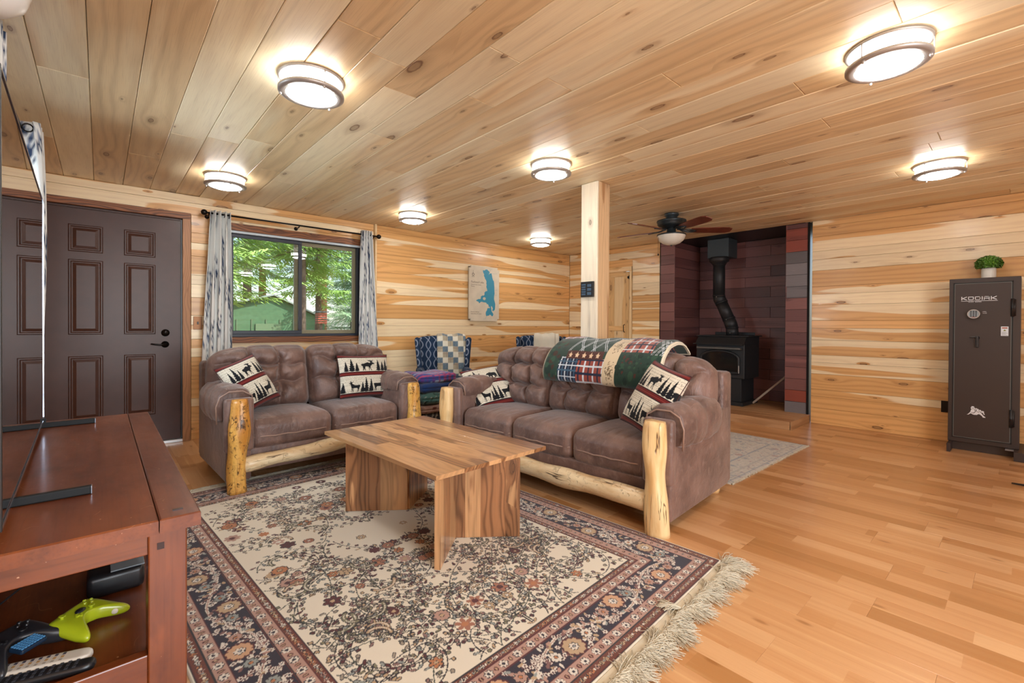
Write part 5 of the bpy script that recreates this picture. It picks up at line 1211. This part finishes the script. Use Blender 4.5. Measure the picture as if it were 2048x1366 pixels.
# ---------------------------------------------------------------- lake map sign
from mathutils.geometry import tessellate_polygon
sg = thing('map_sign', 'cream wooden sign with a blue lake map hung on the pine wall', 'sign', (0, 0, 0))
sx0, sx1, sz0, sz1 = 3.842, 4.386, 1.155, 1.935; Ys = D-.045
bm = bmesh.new(); box(bm, sx0, sx1, Ys, Ys+.02, sz0, sz1, bev=.0); es = [e for e in bm.edges if abs(e.verts[0].co.y-e.verts[1].co.y) > .01]; bmesh.ops.bevel(bm, geom=es, offset=.03, segments=6, affect='EDGES'); mk('panel', bm, plain('cream_board', srgb('D8CDB8'), .6, var=.05), sg)
bx('edge_backing', plain('dark_board_edge', srgb('6B5A48'), .7), sg, sx0+.01, sx1-.01, Ys+.021, D-.002, sz0+.01, sz1-.01)
LK = [(420, 210), (440, 205), (455, 215), (480, 195), (515, 190), (545, 215), (570, 240), (575, 262), (555, 300), (590, 275), (620, 275), (632, 330), (640, 370), (650, 400), (655, 430), (672, 425), (680, 480), (688, 560), (690, 640), (695, 700), (685, 760), (682, 820), (690, 850), (700, 880), (712, 930), (708, 1000), (700, 1050), (660, 1078), (640, 1060), (655, 1020), (640, 990), (625, 965), (612, 985), (620, 1030), (628, 1080), (650, 1110), (670, 1140), (655, 1180), (630, 1185), (610, 1160), (580, 1150), (560, 1175), (530, 1170), (515, 1190), (495, 1160), (490, 1120), (500, 1080), (520, 1060), (525, 1020), (550, 1010), (580, 1015), (590, 985), (560, 985), (555, 950), (530, 920), (515, 930), (505, 900), (470, 890), (440, 890), (400, 875), (370, 885), (345, 915), (330, 880), (280, 860), (275, 845), (320, 820), (370, 820), (385, 790), (375, 770), (410, 745), (450, 745), (465, 710), (455, 690), (490, 650), (510, 655), (525, 640), (515, 600), (500, 560), (510, 520), (500, 490), (505, 450), (490, 410), (475, 395), (460, 350), (445, 330), (450, 290), (430, 260)]
def sgp(px, py): u = (px-130)/665; top = 95+75*u; bot = 1288; return (sx0+.004+u*(sx1-sx0-.008), sz0+(bot-py)/(bot-top)*(sz1-sz0))
def flat(name, pts, mat, par, y):
    q = [Vector((sgp(*p)[0], y, sgp(*p)[1])) for p in pts]; T3 = [t if (q[t[1]]-q[t[0]]).cross(q[t[2]]-q[t[0]]).y < 0 else t[::-1] for t in tessellate_polygon([q])]; return mkd(name, q, T3, mat, par, False)
M_lake = plain('lake_blue', srgb('3F93B0'), .5); lk = flat('lake_shape', LK, M_lake, sg, Ys-.0012); flat('island', [(420, 800), (440, 780), (480, 785), (490, 820), (465, 845), (430, 835)], bpy.data.materials['cream_board'], lk, Ys-.0022)
M_ink = plain('brown_ink', srgb('8B7D6C'), .7); M_ink2 = plain('dark_ink', srgb('3A3430'), .7)
Ms = lambda px, py: frame((sgp(px, py)[0], Ys-.001, sgp(px, py)[1]), (1, 0, 0), (0, -1, 0))
text('title_lettering', 'Flathead Lake', .042, M_ink, sg, Ms(160, 468)); text('small_lettering', 'Flathead & Lake Counties', .018, M_ink, sg, Ms(160, 512)); text('small_lettering', 'Montana', .018, M_ink, sg, Ms(160, 548))
text('small_lettering', 'Elevation: 2,893 feet', .018, M_ink, sg, Ms(160, 1100)); text('small_lettering', 'Surface Area: 191.5 sq mi', .018, M_ink, sg, Ms(160, 1140))
bm = bmesh.new(); M_ = Ms(208, 292)
for k in range(20): a = k/20*6.283; b = (k+1)/20*6.283; stroke(bm, [(.016*math.cos(a), .018*math.sin(a)), (.016*math.cos(b), .018*math.sin(b))], .006)
stroke(bm, [(0, .06), (0, .022)], .002); stroke(bm, [(-.018, -.032), (-.008, -.032)], .006); stroke(bm, [(.008, -.032), (.018, -.032)], .006); o = mk('compass_mark', bm, M_ink2, sg); o.matrix_local = M_
bm = bmesh.new()
for pts in ([(575, 262), (590, 200), (640, 190)], [(620, 275), (700, 290), (740, 285)], [(515, 1185), (480, 1240), (430, 1245)], [(700, 740), (740, 735)], [(690, 640), (750, 630)]): stroke(bm, [Vector((sgp(*p)[0], sgp(*p)[1])) for p in pts], .0018)
o = mk('map_rivers', bm, M_lake, sg); o.matrix_local = Matrix(((1, 0, 0, 0), (0, 0, -1, Ys-.001), (0, 1, 0, 0), (0, 0, 0, 1)))

# ---------------------------------------------------------------- curtains
CW_, CN = srgb('DDDEDC'), srgb('34435E')
def curtain_canvas(seed):
    c = Canvas(.9, 1.5, 260, CW_); rs = random.Random(seed)
    for k in range(60):
        x, y = rs.uniform(0, .9), rs.uniform(0, 1.5); L_ = rs.uniform(.15, .35)
        for i in range(int(L_/.006)):
            yy = y+i*.006; xx = x+.014*math.sin(yy*18+k); 
            for q in range(3): c.disc(xx+rs.gauss(0, .010), yy+rs.gauss(0, .003), rs.uniform(.0025, .006), CN if rs.random() < .8 else srgb('7F8AA0'), rs.uniform(.002, .004), rs.uniform(0, 3))
    return c
M_cur = vcol('printed_curtain', .85, .1, .2, 300); cc1 = curtain_canvas(1)
def curtain(label, top, bot, zt, zb, out=.0, seed=0, folds=5, axis='x', dep=.045):
    """pleated panel; top/bot = (a0, a1) span along the wall at head and hem"""
    n, m = 90, 60; U, T_ = np.meshgrid(np.linspace(0, 1, n+1), np.linspace(0, 1, m+1), indexing='ij'); U = U.ravel(); T_ = T_.ravel()
    a0 = top[0]+(bot[0]-top[0])*T_**.8; a1 = top[1]+(bot[1]-top[1])*T_**.8; ph = U*folds*2*PI+seed
    along = a0+(a1-a0)*(U+.022*np.sin(ph*2+T_*3)); off = dep*(.75+.3*np.sin(T_*4+seed))*np.sin(ph+.5*np.sin(T_*5+U*4)); z = zt+(zb-zt)*T_
    V = np.stack([along, out-off, z], 1) if axis == 'x' else np.stack([out+off, along, z], 1)
    I = np.arange((n+1)*(m+1)).reshape(n+1, m+1); q = np.stack([I[:-1, :-1], I[1:, :-1], I[1:, 1:], I[:-1, 1:]], -1).reshape(-1, 4)
    t = thing('curtain', label, 'curtain', (0, 0, 0)); o = mkd('cloth', V, q, M_cur, t); setcol(o, cc1.sample(U*.9, (1-T_)*1.45)); md = o.modifiers.new('thickness', 'SOLIDIFY'); md.thickness = .002
    bm = bmesh.new()
    for k in range(folds*2):
        u = (k+.5)/(folds*2); a = top[0]+(top[1]-top[0])*u; c = (a, out, zt-.035) if axis == 'x' else (out, a, zt-.035)
        bmesh_t = [Vector(c)+(Vector((.004 if k % 2 else -.004, math.cos(g)*.021, math.sin(g)*.021)) if axis == 'x' else Vector((math.cos(g)*.021, 0, math.sin(g)*.021))) for g in np.linspace(0, 2*PI, 13)]
        tube(bm, bmesh_t, .0035, 6, cap=False)
    mk('grommets', bm, M_bz, t, True); return t
YR = D-.115
curtain('navy and white printed curtain at the left of the window', (.765, .93), (.70, .955), 2.165, .55, YR, 1.0, 4)
curtain('navy and white printed curtain at the right of the window', (2.245, 2.355), (2.20, 2.46), 2.185, .55, YR, 2.2, 4)
rd = thing('curtain_rod', 'black curtain rod with ball ends above the window', 'curtain rod', (0, 0, 0))
bm = bmesh.new(); tube(bm, [(.735, YR, 2.138), (2.45, YR, 2.138)], .0085, 12); mk('rod', bm, M_bz, rd, True)
for x in (.722, 2.46): bm = bmesh.new(); bmesh.ops.create_uvsphere(bm, u_segments=20, v_segments=12, radius=.027, matrix=Matrix.Translation((x, YR, 2.138))); mk('finial', bm, M_bz, rd, True)
for x in (.76, 1.565, 2.40): bm = bmesh.new(); tube(bm, [(x, D-.002, 2.12), (x, YR+.02, 2.12), (x, YR, 2.127)], .006, 8); lathe(bm, [(.02, 0), (.018, .006), (.001, .008)], 12, frame((x, D-.0005, 2.12), (1, 0, 0), (0, -1, 0))); mk('bracket', bm, M_bz, rd, True)
XR = XL+.125
curtain('navy and white curtain behind the television, far panel', (3.55, 3.78), (3.60, 3.95), 2.175, .45, XR+.03, .4, 3, 'y', .055)
curtain('navy and white curtain behind the television, near panel at the left edge', (2.36, 2.62), (2.35, 2.64), 2.175, .75, XR+.012, 1.4, 3, 'y', .045)
rd2 = thing('curtain_rod', 'black curtain rod above the television on the left wall', 'curtain rod', (0, 0, 0))
bm = bmesh.new(); tube(bm, [(XR, 2.3, 2.14), (XR, 3.84, 2.14)], .0085, 12); mk('rod', bm, M_bz, rd2, True)
for y in (2.28, 3.86): bm = bmesh.new(); bmesh.ops.create_uvsphere(bm, u_segments=20, v_segments=12, radius=.027, matrix=Matrix.Translation((XR, y, 2.14))); mk('finial', bm, M_bz, rd2, True)
for y in (2.5, 3.82): bm = bmesh.new(); tube(bm, [(XL+.001, y, 2.12), (XR, y, 2.12), (XR, y, 2.13)], .006, 8); mk('bracket', bm, M_bz, rd2, True)
w2 = tag(bpy.data.objects.new('window_2', None), kind='structure'); link(w2)
bm = bmesh.new(); box(bm, XL-.12, XL-.02, 2.55, 2.59, .95, 2.02); box(bm, XL-.12, XL-.02, 3.71, 3.75, .95, 2.02); box(bm, XL-.12, XL-.02, 2.59, 3.71, .95, .99); box(bm, XL-.12, XL-.02, 2.59, 3.71, 1.98, 2.02); mk('window_frame', bm, M_vinyl, w2)
bx('pane', M_glass, w2, XL-.08, XL-.077, 2.59, 3.71, .99, 1.98)
sc_ = thing('wall_lamp', 'white rounded glass lampshade at the top left corner', 'lamp', (-.29, 2.30, 2.22))
bm = bmesh.new(); lathe(bm, [(.001, .085), (.06, .08), (.10, .05), (.115, .0), (.10, -.05), (.06, -.085), (.001, -.1)], 32); mk('glass_shade', bm, plain('opal_glass', srgb('E8E6E2'), .3), sc_, True)
bx('wall_plate', M_nickel, sc_, XL+.29+.001, XL+.29+.03, -.05, .05, -.05, .05, bev=.004)

# ---------------------------------------------------------------- armchairs behind the sofas
def fabric():
    t = NT('navy_lattice', .9, .1); o = t.sep(t.obj()); k = 11
    u = t.math('MULTIPLY', t.math('ADD', o[0], o[1]), k); v = t.math('MULTIPLY', o[2], k*.8)
    wv = t.math('MULTIPLY', t.math('SINE', t.math('MULTIPLY', v, 3.1416)), .30)
    f1 = t.math('ABSOLUTE', t.math('SUBTRACT', t.math('FRACT', t.math('ADD', u, wv)), .5)); f2 = t.math('ABSOLUTE', t.math('SUBTRACT', t.math('FRACT', t.math('SUBTRACT', u, wv)), .5))
    m = t.math('MAXIMUM', t.math('LESS_THAN', f1, .07), t.math('LESS_THAN', f2, .07)); nz = t.noise(t.obj(), 60, 2)
    base = t.mix(nz, srgb('16243A'), srgb('2E3F58')); t.set('Base Color', t.mix(t.math('MULTIPLY', m, .75), base, srgb('8B95A6'))); return t.m
M_lat = fabric()
def armchair(label, loc, rz):
    t = thing('armchair', label, 'armchair', loc, rz, 'navy lattice wing chairs')
    P, Q = CG[20]
    def blob(name, h, r, at, rx=0, ry=0, fn=None):
        V = rbox(P, h, r)
        if fn is not None: V = fn(V)
        o = mkd(name, V, Q, M_lat, t); o.location = at; o.rotation_euler = (rx, ry, 0); return o
    def flare(V): V = V.copy(); s = (V[:, 2]+.26)/.52; V[:, 0] *= .86+.17*s; V[:, 2] += .02*np.cos(V[:, 0]*5); return V
    blob('backrest', (.29, .055, .27), .05, (0, .23, .68), -.16, fn=flare)
    for s in (-1, 1):
        blob('wing', (.030, .11, .24), .028, (s*.285, .15, .70), -.16, s*.10); blob('arm', (.05, .25, .055), .05, (s*.27, -.02, .545)); blob('side_panel', (.035, .25, .15), .02, (s*.27, 0, .36))
    blob('seat', (.23, .26, .08), .05, (0, -.03, .41)); blob('seat_frame', (.28, .25, .07), .02, (0, 0, .27))
    for x in (-.23, .23):
        for y in (-.2, .2): bm = bmesh.new(); tube(bm, [(x, y, .21), (x*1.05, y*1.08, 0)], [.02, .013], 10); mk('leg', bm, M_cherry, t, True)
    return t
AC1 = (3.00, 4.55, 0); a1 = math.radians(-29); armchair('navy lattice wing armchair under the map sign, with a checked quilt', AC1, a1)
AC2 = (4.28, 4.22, 0); a2 = math.radians(-46); armchair('navy lattice wing armchair near the corner, mostly hidden, with a cream throw', AC2, a2)
qc = Canvas(.36, .9, 300, srgb('C9C4B4')); cols_ = [srgb('5F7280'), srgb('D8D2C0'), srgb('B3A78E')]
for i in range(6):
    for j in range(14):
        k = (i+j) % 3; c_ = cols_[k] if k != 2 else cols_[2]; qc.rect(i*.065, i*.065+.065, j*.065, j*.065+.065, c_)
        if k == 2:
            for q in range(3): qc.rect(i*.065+.012+q*.018, i*.065+.016+q*.018, j*.065, j*.065+.065, srgb('7F7A72')); qc.rect(i*.065, i*.065+.065, j*.065+.012+q*.018, j*.065+.015+q*.018, srgb('9A8878'))
        elif k == 0:
            for q in range(12): qc.disc(i*.065+R.uniform(0, .06), j*.065+R.uniform(0, .06), .005, srgb('6F808C'))
q1 = drape('checked_quilt', qc, [(.07, .44), (.10, .60), (.13, .78), (.17, .93), (.24, .975), (.31, .96), (.34, .86), (.36, .7)], -.07, .275, None, .02)
q1.location = AC1; q1.rotation_euler = (0, 0, a1); tag(q1, 'blue, tan and cream checked quilt over the armchair under the sign', 'quilt')
tcv = Canvas(.4, .8, 100, srgb('D2CAB8')); tcv.rect(.33, .345, 0, .8, srgb('B5AB98'))
q2 = drape('cream_throw', tcv, [(.10, .60), (.13, .78), (.17, .93), (.24, .975), (.31, .96), (.34, .86)], -.10, .24, None, .02)
q2.location = AC2; q2.rotation_euler = (0, 0, a2); tag(q2, 'cream throw folded over the armchair near the room corner', 'throw')

# ---------------------------------------------------------------- folded blankets between the two sofas
def fold_canvas(kind, seed):
    rs = random.Random(seed); c = Canvas(.5, .6, 200, {'blue': srgb('22407A'), 'plaid': srgb('3A4A8A'), 'teal': srgb('4F7A7A'), 'pink': srgb('A88A80'), 'dark': srgb('2A2A2E'), 'navy': srgb('1E3566')}[kind])
    if kind == 'plaid':
        for k in range(9): c.rect(k*.06, k*.06+.02, 0, .6, rs.choice([srgb('8A3A6A'), srgb('A8B0C8'), srgb('5A3A80')])); c.rect(0, .5, k*.066, k*.066+.018, rs.choice([srgb('9A4A7A'), srgb('9AA6C4'), srgb('B05070')]))
    if kind == 'teal':
        for k in range(300): c.disc(rs.uniform(0, .5), rs.uniform(0, .6), rs.uniform(.004, .02), rs.choice([srgb('A0B0A8'), srgb('26423E'), srgb('3A5A58')]), rs.uniform(.003, .008), rs.uniform(0, 3))
    if kind == 'dark':
        for k in range(12): c.line([(rs.uniform(0, .5), 0), (rs.uniform(0, .5), .6)], .012, srgb('A09888'))
    if kind == 'pink':
        for k in range(60): c.disc(rs.uniform(0, .5), rs.uniform(0, .6), rs.uniform(.01, .03), rs.choice([srgb('B89A8C'), srgb('6A3A34'), srgb('9A7A70')]))
    return c
bxx, byy, z = 2.46, 3.98, 0.0
for i, (kind, h, lab) in enumerate([('navy', .07, 'navy folded blanket at the bottom of the stack between the sofas'), ('dark', .085, 'dark striped folded blanket low in the stack between the sofas'), ('pink', .08, 'pinkish brown folded blanket in the stack between the sofas'),
                                    ('teal', .115, 'teal patterned folded blanket in the middle of the stack'), ('blue', .085, 'plain royal blue folded blanket, second from the top of the stack'), ('plaid', .085, 'blue and pink plaid folded blanket on top of the stack')]):
    P, Q = CG[30]; V = rbox(P, (.21, .20, h/2), h/2*.95); V[:, 2] += .006*npnoise(V, 16, i)+.004*np.sin(V[:, 0]*20+i); V[:, 1] += .012*npnoise(V, 9, i+5)
    fr_ = V[:, 1] < -.12; V[:, 1] += np.where(fr_, .012*np.exp(-(V[:, 2]/(h*.09))**2), 0)
    o = mkd('folded_blanket', V, Q, M_fleece, None); cv = fold_canvas(kind, i); setcol(o, cv.sample(V[:, 0]+.25, V[:, 1]+.3+V[:, 2])); o.location = (bxx+R.uniform(-.01, .01), byy+R.uniform(-.015, .015), z+h/2+.004+.083); o.rotation_euler = (0, 0, R.uniform(-.15, .12)+.1)
    tag(o, lab, 'blanket', 'folded blankets between the sofas'); z += h+.003
bs = thing('low_stool', 'low dark wooden stand under the folded blankets between the sofas', 'stand', (bxx, byy, 0))
bx('top', M_cherry, bs, -.20, .20, -.19, .19, .055, .078, bev=.003)
for x in (-.17, .17):
    for y in (-.16, .16): bx('leg', M_cherry, bs, x-.018, x+.018, y-.018, y+.018, 0, .055)

# ---------------------------------------------------------------- outside
M_bark = plain('grey_bark', srgb('6B5A4E'), .9, var=.3); M_bark2 = plain('red_bark', srgb('8A5A42'), .9, var=.3)
def leafmat(name, a, b):
    t = NT(name, .6, .2); t.set('Base Color', t.mix(t.noise(t.obj(), 3, 3), a, b)); return t.m
M_fir = leafmat('fir_needles', srgb('6E9A44'), srgb('B4D078')); M_fir2 = leafmat('fir_needles_blue', srgb('6A8A60'), srgb('B0C8A0'))
M_gr = plain('forest_floor', srgb('7A7A55'), .9, var=.3)
gd = bx('ground', M_gr, None, -40, 60, D+.25, 70, -.55, -.5); tag(gd, kind='structure')
def conifer(label, x, y, h, rad, z0, mat, bark, seed, dens=1.0, low=.06):
    t = thing('conifer', label, 'tree', (x, y, -.5), 0, None); rs = random.Random(seed)
    bm = bmesh.new(); tube(bm, [(0, 0, 0), (.04, 0, h*.4), (0, .03, h*.98)], [h*.012+.04, h*.009+.02, .015], 10); mk('trunk', bm, bark, t, True)
    V_, Q_ = [], []
    nb = int(h*13*dens); bm = bmesh.new()
    for b in range(nb):
        f = rs.random()**.9; z = h*(low+(.98-low)*f); R_ = rad*(1-f)**.75*rs.uniform(.7, 1.1)+.15; a = rs.uniform(0, 6.28); dr = rs.uniform(-.45, -.05)
        d = Vector((math.cos(a), math.sin(a), dr)).normalized(); sd = Vector((-math.sin(a), math.cos(a), 0)); root = Vector((0, 0, z))
        if rs.random() < .4: tube(bm, [root, root+d*R_*.8+Vector((0, 0, .05))], [.02, .006], 4)
        ns = int(R_*20)
        for k in range(ns):
            s = (k+rs.random())/ns; p = root+d*R_*s+Vector((0, 0, .18*R_*s*s))
            for side in (-1, 1):
                L_ = (.32*R_*(1-s)+.16)*rs.uniform(.6, 1.1); tdir = (d*.7+sd*side*rs.uniform(.5, 1.1)+Vector((0, 0, rs.uniform(-.45, .25)))).normalized(); up = Vector((rs.uniform(-.4, .4), rs.uniform(-.4, .4), 1)); wv = tdir.cross(up).normalized()
                m_ = max(1, int(L_/.085))
                for q in range(m_):
                    c = p+tdir*L_*q/m_; l = L_/m_*1.2; wd = rs.uniform(.013, .024); i = len(V_); e = c+tdir*l+Vector((0, 0, rs.uniform(-.03, .01)))
                    V_ += [c, c+tdir*l*.45+wv*wd, e, c+tdir*l*.45-wv*wd]; Q_.append((i, i+1, i+2, i+3))
    mk('branches', bm, bark, t); mkd('needles', V_, Q_, mat, t, False, 'stuff'); return t
TR = [('bright green conifer close outside the left window pane', 1.45, 10.0, 7.5, 1.9, M_fir, M_bark, 1), ('bright green conifer filling the middle of the window', 3.55, 11.6, 8.5, 2.0, M_fir, M_bark, 2),
      ('tall dark conifer behind the green shed', 4.6, 22.0, 13, 2.6, M_fir, M_bark, 3), ('tall conifer right of the shed with a reddish trunk', 6.95, 19.8, 14, 2.2, M_fir2, M_bark2, 4),
      ('conifer at the right of the right window pane', 7.2, 17.0, 11, 1.9, M_fir2, M_bark, 5), ('thin blue-green conifer at the far right of the window', 10.4, 24, 14, 2.4, M_fir2, M_bark, 6),
      ('distant conifer behind the window mullion', 8.4, 27, 15, 2.6, M_fir2, M_bark, 7), ('distant conifer at the left edge of the window', 3.6, 26, 15, 2.8, M_fir, M_bark, 8), ('distant conifer between the shed and the red trunk', 6.6, 28, 15, 2.8, M_fir2, M_bark2, 9),
      ('distant conifer at far right among pale trees', 12.6, 30, 16, 3.0, M_fir2, M_bark, 10), ('small bright conifer branchy beside the feeder', 4.95, 14.5, 6.5, 1.4, M_fir, M_bark, 11)]
for l, x, y, h, r_, m, b, s in TR: conifer(l, x, y, h, r_, 0, m, b, s, (1.15 if y < 13 else .9) if y < 20 else .75, {1: .30, 2: .32, 11: .36, 4: .34, 5: .12, 3: .08, 9: .3, 7: .25}.get(s, .05))
sh = thing('garden_shed', 'dark green shed with low gable roof outside the window', 'shed', (4.25, 18.6, -.5))
M_sh = plain('shed_green', srgb('4A6E4E'), .8, var=.1)
bm = bmesh.new(); W_ = 1.95; prof = [(-W_, 0), (W_, 0), (W_, 1.75), (0.2, 2.55), (-W_, 2.0)]
fa = [bm.verts.new((x, -1.2, z)) for x, z in prof]; fb = [bm.verts.new((x, 1.2, z)) for x, z in prof]; bm.faces.new(fa); bm.faces.new(fb[::-1])
for i in range(5): j = (i+1) % 5; bm.faces.new((fa[i], fb[i], fb[j], fa[j]))
bmesh.ops.recalc_face_normals(bm, faces=bm.faces[:]); mk('walls', bm, M_sh, sh)
bm = bmesh.new(); a, b, c = Vector((-W_-.1, 0, 1.98)), Vector((.2, 0, 2.57)), Vector((W_+.12, 0, 1.72))
for p, q in ((a, b), (b, c)): d = q-p; box(bm, 0, d.length, -1.35, 1.35, 0, .05, M=Matrix.Translation(p)@Matrix.Rotation(-math.atan2(d.z, d.x), 4, 'Y'))
mk('roof', bm, plain('weathered_roof', srgb('8E9890'), .6), sh)
for k in range(9): bx('batten', plain('shed_trim', srgb('587054'), .8) if k == 0 else bpy.data.materials['shed_trim'], sh, -1.8+k*.44, -1.76+k*.44, -1.225, -1.2, 0, 1.75)
bx('door_panel', plain('shed_door', srgb('62795A'), .8), sh, -.35, .45, -1.24, -1.2, .05, 1.6)
fd = thing('bird_feeder', 'small red slatted bird feeder on a post outside the right pane', 'bird feeder', (4.93, 14.1, -.5))
bx('post', M_bark, fd, -.03, .03, -.03, .03, 0, 1.62)
M_red = plain('feeder_red', srgb('B0523E'), .6)
for k in range(5): bx('slat', M_red, fd, -.13, .13, -.12, .12, 1.62+k*.065, 1.655+k*.065)
bx('roof', plain('feeder_roof', srgb('4A5258'), .5), fd, -.17, .17, -.16, .16, 1.95, 1.98)
eb = tag(bx('trim_5', M_vinyl2, None, -.8, 6.6, D+.14, D+.75, 2.30, 2.36), kind='structure')
